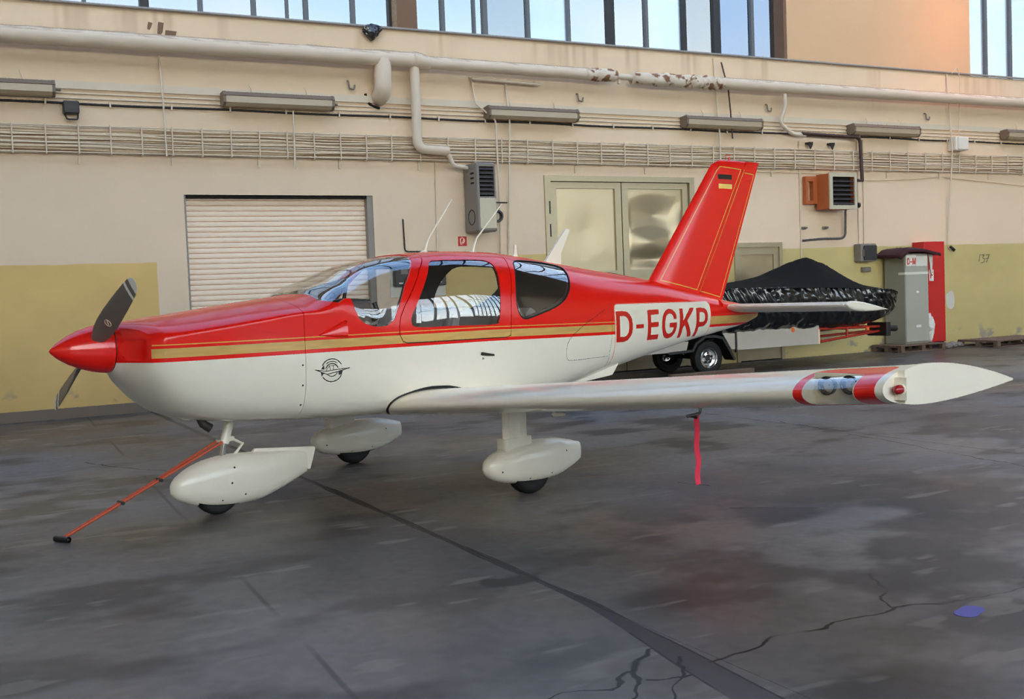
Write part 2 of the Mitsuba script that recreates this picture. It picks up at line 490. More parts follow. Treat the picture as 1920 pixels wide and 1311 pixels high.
for a, b in ((-6.5, 4.6), (5.2, 16.6), (17.2, 29.4)):
    fw -= man(box(a, b, YF - 1, YF + 1, 2.3, 9.0))
struct('wall_front', unman(fw), 'mat_far_wall')
# roof with long skylights
rf = man(box(X0 - .4, X1 + .4, YF - .4, WY + .45, ZR, ZR + .25))
SKY = [(-6.0, 29.0, 1.7, 8.5)]
for a, b, c, d in SKY:
    rf -= man(box(a, b, c, d, ZR - 1, ZR + 1))
struct('ceiling', unman(rf), 'mat_roof')
struct('baseboard_back', cat(box(X0, 2.76, WY - .03, WY + .02, 0, .15), box(6.9, 8.94, WY - .03, WY + .02, 0, .12)), 'mat_plinth')

# floor: slabs with open joints over a dark bed
struct('floor', box(X0 - .4, X1 + .4, YF - .4, WY + .45, -.35, -.02), 'mat_joint')
xs, ys = [X0 - .4, -3.2, 2.13, 7.5, 12.9, 18.3, 23.7, X1 + .4], [YF - .4, 5.95, WY + .4]
for i in range(len(xs) - 1):
    for j in range(len(ys) - 1):
        put('floor__slab', box(xs[i] + (.0012 if i == 2 else .005), xs[i + 1] - (.0012 if i == 1 else .005), ys[j] + .004, ys[j + 1] - .004, -.06, 0), 'mat_floor')


def pane_mesh(x0, x1, z0, z1, y):
    return (np.array([[x0, y, z0], [x1, y, z0], [x1, y, z1], [x0, y, z1]], float), np.array([[0, 1, 2], [0, 2, 3]]))


# clerestory windows of the back wall (mullions measured at the wall face, pushed back to the glass)
def clerestory(key, edges, mullions, mats):
    """edges: first and last X; mullions: (X, width); mats: one glass per pane"""
    w = struct(key)
    xs_ = [edges[0]] + [glass_x(m[0]) for m in mullions] + [edges[1]]
    put(w + '__frame', cat(box(edges[0], edges[1], GY - .05, GY + .05, SILL - .02, SILL + .07), box(edges[0], edges[1], GY - .05, GY + .05, 8.94, 9.02)), 'mat_frame_grey')
    for m in mullions:
        x = glass_x(m[0])
        put(w + '__mullion', box(x - m[1] / 2, x + m[1] / 2, GY - .06, GY + .05, SILL, 9.0), 'mat_frame_dark' if m[1] > .09 else 'mat_frame_grey')
    for i in range(len(xs_) - 1):
        put(w + '__pane', mikit.ply(pane_mesh(xs_[i], xs_[i + 1], SILL, 9.0, GY + .01), mats[i % len(mats)]), None)


C_, F_ = 'mat_glass_clear', 'mat_glass_frost'
lm = [(-5.4, .05), (-4.6, .05), (-3.8, .05), (-2.9, .12), (-2.1, .05), (-1.3, .05), (-.5, .05), (.25, .05), (1.53, .05), (2.35, .13), (3.16, .06), (3.96, .06), (4.48, .03), (4.78, .06), (5.55, .06), (6.22, .14)]
clerestory('window_1', (X0, 6.40), lm, [C_])
rm = [(7.11, .06), (7.69, .03), (7.89, .08), (8.72, .06), (9.53, .06), (10.41, .15), (11.19, .06), (12.03, .10), (12.80, .16), (13.66, .07), (14.45, .2)]
clerestory('window_2', (6.7, 14.9), rm, [C_, C_, C_, 'mat_glass_grey', F_, C_, C_, F_, 'mat_glass_grey', 'mat_glass_blue', 'mat_glass_blue', 'mat_glass_blue'])
clerestory('window_3', (19.80, 29.6), [(20.26, .08), (21.07, .08), (21.9, .08), (22.7, .1), (23.5, .08), (24.3, .08), (25.2, .08), (26.0, .1)], [F_])
struct('trim_1', cat(box(6.31, 6.66, WY - .01, WY + .42, SILL, 9.0)), 'mat_brown')
struct('trim_2', box(14.50, 14.575, WY + .012, WY + .42, SILL, 9.0), 'mat_brown')
struct('trim_3', cat(tube([(X0, WY - .03, SILL - .01), (14.6, WY - .03, SILL + .02), (X1, WY - .03, SILL + .05)], .022, 8)), 'mat_sill', True)
# windows of the opposite wall, behind the camera, and the skylights
for q, (a, b) in enumerate(((-6.5, 4.6), (5.2, 16.6), (17.2, 29.4))):
    w = struct(f'window_{4 + q}')
    n = round((b - a) / .8)
    put(w + '__frame', cat(*[box(a + (b - a) * i / n - .03, a + (b - a) * i / n + .03, YF - .2, YF - .1, 2.3, 9.0) for i in range(n + 1)], box(a, b, YF - .2, YF - .1, 6.75, 6.83), box(a, b, YF - .2, YF - .1, 2.28, 2.36), box(a, b, YF - .2, YF - .1, 4.5, 4.58)), 'mat_frame_dark')
    put(w + '__pane', mikit.ply(pane_mesh(a, b, 2.3, 9.0, YF - .15), 'mat_glass_sky'), None)
for q, (a, b, c, d) in enumerate(SKY):
    w = struct(f'window_{7 + q}')
    n, k = 28, 4
    put(w + '__frame', cat(*[box(a + (b - a) * i / n - .03, a + (b - a) * i / n + .03, c, d, ZR + .05, ZR + .13) for i in range(n + 1)], *[box(a, b, c + (d - c) * i / k - .03, c + (d - c) * i / k + .03, ZR + .05, ZR + .13) for i in range(k + 1)]), 'mat_frame_dark')
    put(w + '__pane', mikit.ply((np.array([[a, c, ZR + .1], [b, c, ZR + .1], [b, d, ZR + .1], [a, d, ZR + .1]], float), np.array([[0, 1, 2], [0, 2, 3]])), 'mat_glass_sky'), None)

# roller shutter
d1 = struct('door_1')
for i in range(40):
    z0 = i * .0796
    if z0 > 3.13: break
    z1 = min(z0 + .0796, 3.14)
    prof = [(WY + .16, z0 + .002), (WY + .137, z0 + .006), (WY + .132, z0 + .03), (WY + .133, z1 - .012), (WY + .137, z1 - .004), (WY + .16, z1 - .001), (WY + .17, z1), (WY + .17, z0)]
    put(d1 + '__slat', prism(prof, 2.79, 5.66, 'x'), 'mat_shutter')
put(d1 + '__guide_rail', box(5.655, 5.75, WY + .02, WY + .2, 0, 3.18), 'mat_shutter_guide')
put(d1 + '__guide_rail', box(2.77, 2.80, WY + .02, WY + .2, 0, 3.18), 'mat_shutter_guide')
put(d1 + '__lintel_strip', box(2.77, 5.75, WY + .03, WY + .2, 3.135, 3.18), 'mat_gap')
put(d1 + '__reveal_back', box(2.7, 5.8, WY + .2, WY + .27, 0, 3.2), 'mat_gap')


# steel double door
def panel_sheet(x0, x1, z0, z1, y, dents, nx=36, nz=44):
    gx, gz = np.meshgrid(np.linspace(x0, x1, nx), np.linspace(z0, z1, nz))
    gy = np.full(gx.shape, y) + .006 * (meshkit.fbm(np.stack([gx * 2, gz * 2, gx * 0], -1), 3, 5) - .5)
    for (cx, cz, rx, rz, dep) in dents:
        d = np.hypot((gx - cx) / rx, (gz - cz) / rz)
        gy += dep * np.clip(1 - d, 0, 1) ** 1.2
    edge = np.minimum.reduce([gx - x0, x1 - gx, gz - z0, z1 - gz])
    gy = y + (gy - y) * np.clip(edge / .06, 0, 1)
    v = np.stack([gx, gy, gz], -1).reshape(-1, 3)
    i = np.arange(nx * nz).reshape(nz, nx)
    f = np.stack([i[:-1, :-1], i[:-1, 1:], i[1:, 1:], i[1:, :-1]], -1).reshape(-1, 4)
    return (v, f)


d2 = struct('door_2')
put(d2 + '__frame', cat(box(8.93, 9.05, WY - .03, WY + .2, 0, 3.55), box(12.06, 12.17, WY - .03, WY + .2, 0, 3.55), box(8.93, 12.17, WY - .03, WY + .2, 3.45, 3.55)), 'mat_door_frame')
put(d2 + '__reveal_back', box(8.95, 12.15, WY + .2, WY + .27, 0, 3.5), 'mat_gap')
for q, (a, b, dents) in enumerate(((9.06, 10.545, [(9.8, 2.6, .5, .5, .012)]), (10.565, 12.05, [(11.3, 2.85, .8, .42, .055), (11.15, 2.35, .7, .30, -.05), (11.85, 2.6, .25, .5, -.05), (11.2, 2.05, .8, .2, .035)]))):
    L = put(d2 + '__leaf', cat(box(a, a + .13, WY + .02, WY + .10, .02, 3.44), box(b - .13, b, WY + .02, WY + .10, .02, 3.44), box(a + .13, b - .13, WY + .02, WY + .10, 3.33, 3.44), box(a + .13, b - .13, WY + .02, WY + .10, 1.72, 1.86), box(a + .13, b - .13, WY + .02, WY + .10, .02, .16)), 'mat_door_frame')
    put(L + '__panel', panel_sheet(a + .13, b - .13, 1.86, 3.33, WY + .055, dents), 'mat_door_steel', True)
    put(L + '__panel', panel_sheet(a + .13, b - .13, .16, 1.72, WY + .055, []), 'mat_door_steel', True)
for z in (2.6, 3.0):
    put(d2 + '__hinge', tube([(9.02, WY - .02, z - .12), (9.02, WY - .02, z + .1)], .018, 8), 'mat_iron', True)
put(d2 + '__hinge', tube([(12.13, WY - .04, 2.95), (12.13, WY - .04, 3.15)], .018, 8), 'mat_iron', True)
d3 = struct('door_3')
put(d3 + '__frame', cat(box(13.09, 13.17, WY - .03, WY + .15, 0, 2.31), box(14.21, 14.29, WY - .03, WY + .15, 0, 2.31), box(13.17, 14.21, WY - .03, WY + .15, 2.22, 2.31)), 'mat_door_frame')
L = put(d3 + '__leaf', cat(box(13.17, 13.29, WY + .01, WY + .08, .02, 2.22), box(14.09, 14.21, WY + .01, WY + .08, .02, 2.22), box(13.29, 14.09, WY + .01, WY + .08, 2.08, 2.22), box(13.29, 14.09, WY + .01, WY + .08, .02, .3)), 'mat_door_frame')
put(L + '__panel', panel_sheet(13.29, 14.09, .3, 2.08, WY + .045, []), 'mat_door_steel', True)
put(d3 + '__reveal_back', box(13.11, 14.27, WY + .2, WY + .27, 0, 2.29), 'mat_gap')

# the lamp that warms the blind bay between the windows (just above the frame)
lampk = thing('wall_floodlight', 'orange glowing wall floodlight above the blank bay beside the right windows', 'lamp')
put(lampk + '__housing', rbox(19.0, 19.36, 7.12, 7.30, 7.86, 8.02, .02), 'mat_lamp_housing')
put(lampk + '__bracket', tube([(19.18, WY, 8.1), (19.18, 7.24, 8.1), (19.18, 7.21, 8.0)], .015, 8), 'mat_iron')
glow = box(19.04, 19.32, 7.15, 7.27, 7.845, 7.86)
scene[lampk + '__lens'] = {**mikit.ply(glow, 'mat_lamp_lens'), 'emitter': {'type': 'area', 'radiance': {'type': 'rgb', 'value': [8.5, 2.3, .15]}}}

# ------------------------------------------------------------------ the aeroplane (own frame: x aft from the spinner tip, y to its right, z up)
ST_ = np.array([  # x, top, bottom, half width, z of half width, exponent above, exponent below
    (0.400, 1.445, 1.115, .165, 1.28, 2.0, 2.0), (0.430, 1.452, 1.085, .21, 1.275, 2.0, 2.0), (0.470, 1.458, 1.045, .32, 1.25, 2.3, 2.1), (0.520, 1.463, .985, .44, 1.23, 2.8, 2.2), (0.600, 1.472, .895, .505, 1.315, 4.0, 2.5),
    (0.745, 1.490, .793, .535, 1.345, 4.5, 3.0), (0.900, 1.506, .738, .555, 1.365, 4.6, 3.4), (1.070, 1.526, .709, .57, 1.385, 4.6, 3.8), (1.280, 1.552, .690, .585, 1.41, 4.6, 4.2), (1.615, 1.588, .668, .605, 1.45, 4.6, 4.8),
    (1.840, 1.612, .655, .618, 1.45, 4.6, 5.2), (1.900, 1.640, .652, .62, 1.43, 4.4, 5.4), (2.000, 1.688, .648, .622, 1.36, 3.8, 5.4), (2.120, 1.740, .642, .625, 1.28, 3.3, 5.2), (2.370, 1.835, .632, .632, 1.19, 3.0, 5.0), (2.630, 1.886, .622, .638, 1.19, 3.1, 5.0), (3.000, 1.920, .612, .64, 1.19, 3.2, 5.0),
    (3.170, 1.927, .610, .64, 1.19, 3.2, 5.0), (3.640, 1.918, .612, .625, 1.19, 3.1, 4.8), (4.040, 1.878, .628, .595, 1.19, 2.9, 4.2), (4.460, 1.822, .668, .545, 1.19, 2.7, 3.4), (5.080, 1.737, .752, .445, 1.20, 2.5, 2.7), (5.840, 1.635, .868, .315, 1.22, 2.3, 2.3),
    (6.500, 1.500, .968, .22, 1.235, 2.2, 2.2), (7.100, 1.385, 1.045, .14, 1.23, 2.1, 2.1), (7.500, 1.300, 1.10, .075, 1.21, 2.0, 2.0), (7.740, 1.245, 1.165, .025, 1.205, 2.0, 2.0)])
_P = [PchipInterpolator(ST_[:, 0], ST_[:, k]) for k in range(1, 7)]


def loft(xs, params, n=112, inset=0.0):
    """closed loft of superellipse sections; params(x) -> top, bottom, half width, z at half width, upper and lower exponents"""
    th = np.arange(n) * 2 * np.pi / n
    V = []
    for x in xs:
        zt, zb, w, zw, nu, nl, *cr = params(x)
        cr = cr[0] if cr else 0.0
        zt, zb, w = zt - inset, zb + inset, max(w - inset, .004)
        c, s = np.cos(th), np.sin(th)
        e = np.where(s >= 0, 2 / nu, 2 / nl)
        # even spacing round the corner of a blunt section
        y = w * np.sign(c) * np.abs(c) ** e
        z = zw + np.where(s >= 0, zt - cr - zw, zw - zb) * np.sign(s) * np.abs(s) ** e + np.where(s >= 0, cr * (1 - (y / w) ** 2), 0)
        V.append(np.stack([np.full(n, x), y, z], 1))
    V = np.array(V)
    k = len(xs)
    v = V.reshape(-1, 3)
    i, j = np.meshgrid(np.arange(k - 1), np.arange(n), indexing='ij')
    a, b, c_, d = i * n + j, i * n + (j + 1) % n, (i + 1) * n + (j + 1) % n, (i + 1) * n + j
    f = np.vstack([np.stack([a, b, c_], -1).reshape(-1, 3), np.stack([a, c_, d], -1).reshape(-1, 3)])
    v = np.vstack([v, V[0].mean(0), V[-1].mean(0)])
    j = np.arange(n)
    f = np.vstack([f, np.stack([np.full(n, k * n), (j + 1) % n, j], 1), np.stack([np.full(n, k * n + 1), (k - 1) * n + j, (k - 1) * n + (j + 1) % n], 1)])
    m = trimesh.Trimesh(v, f, process=False)
    if m.volume < 0:
        m = trimesh.Trimesh(v, f[:, ::-1], process=False)
    return m


_CR = PchipInterpolator([.40, .50, .62, .8, 1.70, 1.85, 2.0, 7.8], [0, .03, .085, .10, .10, .06, 0, 0])
fpar = lambda x: [float(p(x)) for p in _P] + [float(_CR(x))]


def ztop(x, y, inset=0.0):
    zt, zb, w, zw, nu, nl, cr = fpar(x)
    q = min(abs(y) / (w - inset), 1)
    return zw + (zt - inset - cr - zw) * (1 - q ** nu) ** (1 / nu) + cr * (1 - q * q)


def ysurf(x, z, inset=0.0):
    zt, zb, w, zw, nu, nl, cr = fpar(x)
    if z < zw:
        return (w - inset) * max(1 - min((zw - z) / (zw - zb - inset), 1) ** nl, 0) ** (1 / nl)
    a, b = 0.0, w - inset
    if z >= ztop(x, 0, inset):
        return 0.0
    for _ in range(30):
        m = (a + b) / 2
        a, b = (m, b) if ztop(x, m, inset) > z else (a, m)
    return a


def stations(a, b, step):
    k = [x for x in ST_[:, 0] if a < x < b]
    return np.array(sorted(set(np.round(np.concatenate([np.arange(a, b, step), [b], k]), 4))))


outer = man(loft(stations(.40, 7.74, .035), fpar))
inner = man(loft(stations(1.66, 5.2, .05), fpar, inset=.014))
# engine cooling inlets either side of the spinner
inlet = man(prism([(.30, .185), (.415, .185), (.470, .25), (.505, .36), (.516, .70), (.30, .70)], 1.196, 1.338, 'z'))
inlet += man(prism([(.30, -.70), (.516, -.70), (.505, -.36), (.470, -.25), (.415, -.185), (.30, -.185)], 1.196, 1.338, 'z'))
outer_cut = outer - inlet
WS = [(1.842, 1.606), (1.80, 1.555), (1.90, 1.530), (1.965, 1.562), (2.012, 1.558), (2.030, 1.48), (2.06, 1.408), (2.10, 1.372), (2.15, 1.350), (2.23, 1.335), (2.31, 1.339), (2.378, 1.381), (2.445, 1.50), (2.533, 1.644), (2.648, 1.770), (2.72, 1.835), (2.777, 1.885), (2.80, 2.2), (1.5, 2.2), (1.5, 1.68)]
W1 = spline_poly([(2.86, 1.822), (2.753, 1.702), (2.658, 1.577), (2.587, 1.475), (2.541, 1.406), (2.531, 1.357), (2.556, 1.323), (2.671, 1.310), (2.987, 1.306), (3.365, 1.298), (3.425, 1.332), (3.452, 1.463), (3.48, 1.640), (3.500, 1.753), (3.475, 1.812), (3.394, 1.836), (3.163, 1.840), (2.96, 1.838)], 6)
W2 = spline_poly([(3.765, 1.808), (3.733, 1.774), (3.668, 1.636), (3.637, 1.501), (3.643, 1.411), (3.68, 1.346), (3.745, 1.327), (3.89, 1.356), (4.10, 1.407), (4.244, 1.467), (4.343, 1.550), (4.395, 1.630), (4.43, 1.708), (4.415, 1.768), (4.225, 1.803), (4.003, 1.822), (3.829, 1.826)], 6)
DOOR = sg.Polygon([(2.90, 2.2), (2.87, 1.885), (2.722, 1.768), (2.597, 1.621), (2.491, 1.491), (2.440, 1.411), (2.417, 1.330), (2.417, 1.264), (2.444, 1.209), (2.49, 1.196), (3.50, 1.184), (3.545, 1.20), (3.556, 1.325), (3.575, 1.504), (3.66, 1.774), (3.70, 1.86), (3.70, 2.2)])
full = lambda poly: man(prism(poly, -1.2, 1.2))
ws_m, w1_m, w2_m = full(WS), full(W1), full(W2)
shell = outer_cut - inner - ws_m - w1_m - w2_m
door_zone = full(DOOR) - man(box(2, 4, -.10, .10, .5, 3))
cowl_zone = man(box(0, 1.60, -1.2, 1.2, 0, 3))
gapd = full(DOOR.boundary.buffer(.0035)) - man(box(2, 4, -.10, .10, .5, 3))
body = shell - door_zone - gapd - man(box(0, 1.604, -1.2, 1.2, 0, 3))
# wing passes through the body
AIR = 'red and white low wing touring aeroplane with gold stripe parked on the hall floor'
ap = thing('aeroplane', AIR, 'aeroplane')
A = ap + '__'
pput(A + 'fuselage', unman(body), 'mat_fuselage', 32)
cowl = outer_cut ^ cowl_zone
cowlk = pput(A + 'engine_cowling', unman(cowl), 'mat_fuselage', 32)
doors = shell ^ door_zone
doors -= gapd
for sd in (-1, 1):
    dm = doors ^ man(box(2, 4, -1.2, 0, .5, 3) if sd < 0 else box(2, 4, 0, 1.2, .5, 3))
    dk = pput(A + 'door', unman(dm), 'mat_fuselage', 32)
    yh = sd * (ysurf(3.26, 1.045) + .004)


def sheet_of(solid, inset, tol=.02):
    """the faces of a solid that lie on the inset body surface (window panes as single sheets)"""
    m = unman(solid)
    c, nn = m.triangles_center, m.face_normals
    keep = []
    for k, p in enumerate(c):
        keep.append(min(abs(abs(p[1]) - ysurf(p[0], p[2], inset)), abs(p[2] - ztop(p[0], p[1], inset))) < .004 and m.area_faces[k] > 1e-9)
    return trimesh.Trimesh(m.vertices, m.faces[np.array(keep)], process=False)


glassbody = man(loft(stations(1.62, 4.6, .035), fpar, inset=.005))
gb = sheet_of(glassbody ^ ws_m, .005)
pput(A + 'windshield', gb, 'mat_glass_cabin', True)
for zone, nm, mt in ((w1_m, 'door_window', 'mat_glass_cabin'), (w2_m, 'rear_window', 'mat_glass_cabin')):
    for sd in (-1, 1):
        side = man(box(2, 5, -1.2, 0, .5, 3) if sd < 0 else box(2, 5, 0, 1.2, .5, 3))
        pput(A + nm, sheet_of(glassbody ^ zone ^ side, .005), mt, True)
# dark edge band round the rear windows
for sd in (-1, 1):
    ring = np.array(W2.exterior.coords)
    path = np.array([(x, sd * (ysurf(x, z) - .002), z) for x, z in ring])
    pput(A + 'window_seal', tube(path, .006, 6, False), 'mat_seal', True)
# cabin lining with openings smaller than the windows
lin = man(loft(stations(1.95, 4.62, .05), fpar, inset=.020)) - man(loft(stations(1.90, 4.60, .05), fpar, inset=.032))
W1i = sg.Polygon([(2.76, 1.80), (2.60, 1.52), (2.55, 1.33), (3.42, 1.31), (3.47, 1.70), (3.40, 1.80)]).buffer(-.05).buffer(.05)
lin -= ws_m + full(W1.buffer(.004)) ^ man(box(1, 5, -1.2, 0, 0, 3))
lin -= (full(W1i) ^ man(box(1, 5, 0, 1.2, 0, 3))) + full(W2.buffer(-.02))
lin -= man(box(1.9, 2.75, -.5, .5, 1.55, 2.2))
pput(A + 'cabin_lining', unman(lin), 'mat_liner', 40)
pput(A + 'cabin_floor', box(1.7, 3.9, -.42, .42, .76, .80), 'mat_liner')
bh = man(loft([4.36, 4.38], fpar, inset=.03))
pput(A + 'rear_bulkhead', unman(bh), 'mat_liner')
pput(A + 'firewall', box(1.70, 1.72, -.42, .42, .78, 1.45), 'mat_liner')
# instrument panel, glare shield, control yokes
pan = pput(A + 'instrument_panel', cat(rbox(2.03, 2.20, -.50, .50, 1.12, 1.545, .03), rbox(2.02, 2.235, -.545, -.35, 1.30, 1.535, .03)), 'mat_panel_grey', 30)
pput(pan + '__glare_shield', prism(rpoly([(1.87, 1.545), (2.06, 1.56), (2.25, 1.545), (2.25, 1.53), (1.90, 1.525)], .004), -.5, .5), 'mat_black_plastic')
for sd in (-.27, .27):
    yk = pput(A + 'control_yoke', tube(bend([(2.36, sd - .11, 1.52), (2.39, sd - .13, 1.42), (2.39, sd - .05, 1.38), (2.39, sd + .05, 1.38), (2.39, sd + .13, 1.42), (2.36, sd + .11, 1.52)], .04), .018, 8), 'mat_black_plastic', True)
    put(yk + '__shaft', PL(tube([(2.2, sd, 1.39), (2.39, sd, 1.38)], .014, 8)), 'mat_steel', True)
# seats
for sd in (-.29, .29):
    q = rpoly([(2.50, .80), (2.52, .96), (2.92, .93), (2.86, .80)], .03)
    s = pput(A + 'seat', prism(q, sd - .23, sd + .23), 'mat_seat', 40)
    b = rpoly([(2.86, .88), (3.00, 1.38), (3.03, 1.45), (3.09, 1.455), (3.12, 1.40), (2.99, .86)], .02)
    put(s + '__backrest', PL(prism(b, sd - .21, sd + .21)), 'mat_seat_light', 40)
    put(s + '__bolster', PL(cat(*[tube([(2.88, sd + e, .93), (2.98, sd + e, 1.25), (3.03, sd + e, 1.40)], [.05, .045, .03], 10) for e in (-.19, .19)])), 'mat_seat', True)
q = rpoly([(3.35, .80), (3.37, 1.0), (3.80, .97), (3.80, .80)], .03)
s = pput(A + 'seat', prism(q, -.5, .5), 'mat_seat', 40)
for sd in (-.25, .25):
    put(s + '__backrest', PL(prism(rpoly([(3.74, .9), (3.86, 1.37), (3.92, 1.42), (3.98, 1.38), (3.88, .9)], .02), sd - .22, sd + .22)), 'mat_seat_light', 40)
pput(A + 'shoulder_belt', tube([(2.70, .50, 1.80), (2.66, .53, 1.55), (2.72, .50, 1.30), (2.78, .45, 1.05)], .016, 6), 'mat_black_plastic', True)

# spinner and propeller
prof = [(0, .001), (.01, .014), (.05, .052), (.12, .096), (.20, .132), (.28, .156), (.34, .168), (.385, .172), (.395, .165), (.395, .0)]
sp = pput(A + 'spinner', lathe(prof, (0.0, 0, 1.283), (1, 0, 0), 64), 'mat_red_paint', 40)
put(sp + '__back_plate', PL(lathe([(0, 0), (0, .166), (.012, .166), (.012, 0)], (.396, 0, 1.283), (1, 0, 0), 48)), 'mat_seal', 40)
HUB = np.array([.285, 0, 1.283])
AL = math.radians(27.5)


def blade(sgn):
    r_ = sgn * np.array([0, -math.cos(AL), math.sin(AL)])
    t_ = sgn * np.array([0, math.sin(AL), math.cos(AL)])
    xx = np.array([1.0, 0, 0])
    rows = []
    R = [.10, .15, .19, .24, .32, .42, .55, .68, .80, .87, .905, .925, .935]
    Cc = [.075, .085, .105, .130, .148, .156, .155, .148, .135, .12, .10, .07, .02]
    Tt = [.075, .07, .055, .042, .032, .026, .021, .017, .013, .011, .009, .007, .004]
    B = [50, 46, 42, 37, 31, 26, 21, 17, 14, 13, 12, 12, 12]
    for r, c, th, be in zip(R, Cc, Tt, B):
        be = math.radians(be)
        cd = math.cos(be) * t_ - math.sin(be) * xx
        nd = math.sin(be) * t_ + math.cos(be) * xx
        a = np.arange(28) * 2 * np.pi / 28
        u = np.cos(a) * .5 + .05
        w = np.sin(a) * .5 * (1 - .55 * (.5 - u * 1.0).clip(0, 1))
        rows.append(HUB + r * r_ + np.outer(u * c, cd) + np.outer(w * th, nd))
    return np.array(rows), np.array(R), r_


def rows_mesh(V):
    k, n = V.shape[:2]
    v = V.reshape(-1, 3)
    i, j = np.meshgrid(np.arange(k - 1), np.arange(n), indexing='ij')
    a, b, c, d = i * n + j, i * n + (j + 1) % n, (i + 1) * n + (j + 1) % n, (i + 1) * n + j
    f = np.vstack([np.stack([a, b, c], -1).reshape(-1, 3), np.stack([a, c, d], -1).reshape(-1, 3)])
    v = np.vstack([v, V[0].mean(0), V[-1].mean(0)])
    j = np.arange(n)
    f = np.vstack([f, np.stack([np.full(n, k * n), (j + 1) % n, j], 1), np.stack([np.full(n, k * n + 1), (k - 1) * n + j, (k - 1) * n + (j + 1) % n], 1)])
    m = trimesh.Trimesh(v, f, process=False)
    return m if m.volume > 0 else trimesh.Trimesh(v, f[:, ::-1], process=False)


def rows_at(V, R, rs):
    return np.array([[np.interp(r, R, V[:, j, q]) for q in range(3)] for r in rs for j in range(V.shape[1])]).reshape(len(rs), V.shape[1], 3)


for sgn in (1, -1):
    V, R, r_ = blade(sgn)
    bk = pput(A + 'propeller_blade', rows_mesh(rows_at(V, R, np.concatenate([np.linspace(.10, .80, 30), [.80]])[:-1])), 'mat_blade', 45)
    for ra, rb, mt in ((.80, .828, 'mat_blade_white'), (.828, .872, 'mat_blade'), (.872, .935, 'mat_blade_white')):
        put(bk + '__tip_band', PL(rows_mesh(rows_at(V, R, np.linspace(ra, rb, 6)))), mt, 45)
    # round badge on the front face
    if sgn > 0:
        c0 = HUB + .40 * r_
        be = math.radians(36)
        t_ = np.array([0, math.sin(AL), math.cos(AL)])
        cd = math.cos(be) * t_ - math.sin(be) * np.array([1.0, 0, 0]); nd = math.sin(be) * t_ + math.cos(be) * np.array([1.0, 0, 0])
        for s_ in (-1,):
            ang = np.linspace(0, 2 * np.pi, 25)
            path = c0 + s_ * .0135 * nd + .026 * (np.outer(np.cos(ang), cd) + np.outer(np.sin(ang), r_))
            put(bk + '__badge', PL(cat(tube(path, .0022, 5, False), tube([c0 + s_ * .0135 * nd - .018 * (cd + r_) * .7, c0 + s_ * .0135 * nd + .018 * (cd + r_) * .7], .003, 5))), 'mat_sign_white')

# registration letters, laid on the skin of both sides
def on_skin(tm, x0, x1, z0, z1, sd, lift):
    tm = tm.copy()
    e = np.array(tm.bounds)
    tm = trimesh.Trimesh(*trimesh.remesh.subdivide_to_size(tm.vertices, tm.faces, .03, max_iter=12), process=False)
    v = np.array(tm.vertices)
    fx = (v[:, 0] - e[0, 0]) / (e[1, 0] - e[0, 0]); fz = (v[:, 1] - e[0, 1]) / (e[1, 1] - e[0, 1])
    if sd > 0:
        fx = 1 - fx
    x, z = x0 + fx * (x1 - x0), z0 + fz * (z1 - z0)
    y = np.array([sd * (ysurf(a, b) + (lift if q > 1e-6 else -.002)) for a, b, q in zip(x, z, v[:, 2])])
    m = trimesh.Trimesh(np.stack([x, y, z], 1), tm.faces, process=False)
    return m


LET = [('D', 4.990, 5.262), ('-', 5.322, 5.452), ('E', 5.530, 5.730), ('G', 5.785, 6.055), ('K', 6.110, 6.375), ('P', 6.425, 6.645)]
for sd in (-1, 1):
    for ch, a, b in LET:
        za, zb_ = (1.045 - .020 * (a - 4.99), 1.337 - .015 * (a - 4.99)) if ch != '-' else (1.158, 1.197)
        if sd > 0:
            a, b = 11.635 - b, 11.635 - a
        pput(A + 'registration_letter', on_skin(meshkit.text_mesh(ch, .25, .002, True), a, b, za, zb_, sd, .0025), 'mat_letter')

# round emblem behind the cowling: ring, small aeroplane silhouette and dark quarters
def flat_on_skin(poly, lift=.002, sd=-1):
    out = []
    for g in getattr(poly, 'geoms', [poly]):
        if g.is_empty or g.area < 1e-7:
            continue
        m = trimesh.creation.extrude_polygon(g, .001, engine='earcut')
        v = np.array(m.vertices)
        y = np.array([sd * (ysurf(a, b) + lift * (.4 + q * 600)) for a, b, q in v])
        out.append(trimesh.Trimesh(np.stack([v[:, 0], y, v[:, 1]], 1), m.faces, process=False))
    return cat(*out)


EX, EZ, ER = 1.810, 1.037, .084
arc = lambda r, a, b, w: sg.LineString([(EX + r * math.cos(t) * 1.05, EZ + r * math.sin(t)) for t in np.radians(np.linspace(a, b, 24))]).buffer(w)
craft = sg.Polygon([(EX - .135, EZ + .012), (EX - .05, EZ - .004), (EX + .02, EZ + .002), (EX + .15, EZ + .008), (EX + .04, EZ - .014), (EX - .04, EZ - .028)])
emb = shapely.union_all([arc(ER, 30, 150, .0035), arc(ER, 215, 330, .0035), arc(.066, 50, 130, .003), arc(.05, 20, 160, .004), arc(.045, 205, 335, .003),
                         sg.Polygon([(EX - .088, EZ + .012), (EX - .066, EZ + .045), (EX - .06, EZ + .01)]), sg.Polygon([(EX - .092, EZ - .004), (EX - .085, EZ - .04), (EX - .062, EZ - .014)]),
                         sg.Polygon([(EX + .05, EZ - .01), (EX + .09, EZ - .004), (EX + .08, EZ - .036), (EX + .055, EZ - .038)]), craft.boundary.buffer(.0028),
                         sg.LineString([(EX - .02, EZ + .034), (EX - .012, EZ + .004)]).buffer(.002), sg.LineString([(EX + .012, EZ + .036), (EX + .012, EZ + .004)]).buffer(.002), sg.LineString([(EX - .045, EZ + .005), (EX - .02, EZ + .034), (EX + .03, EZ + .036)]).buffer(.002)]) - craft.buffer(-.004)
pput(A + 'emblem', flat_on_skin(emb), 'mat_black_mark')

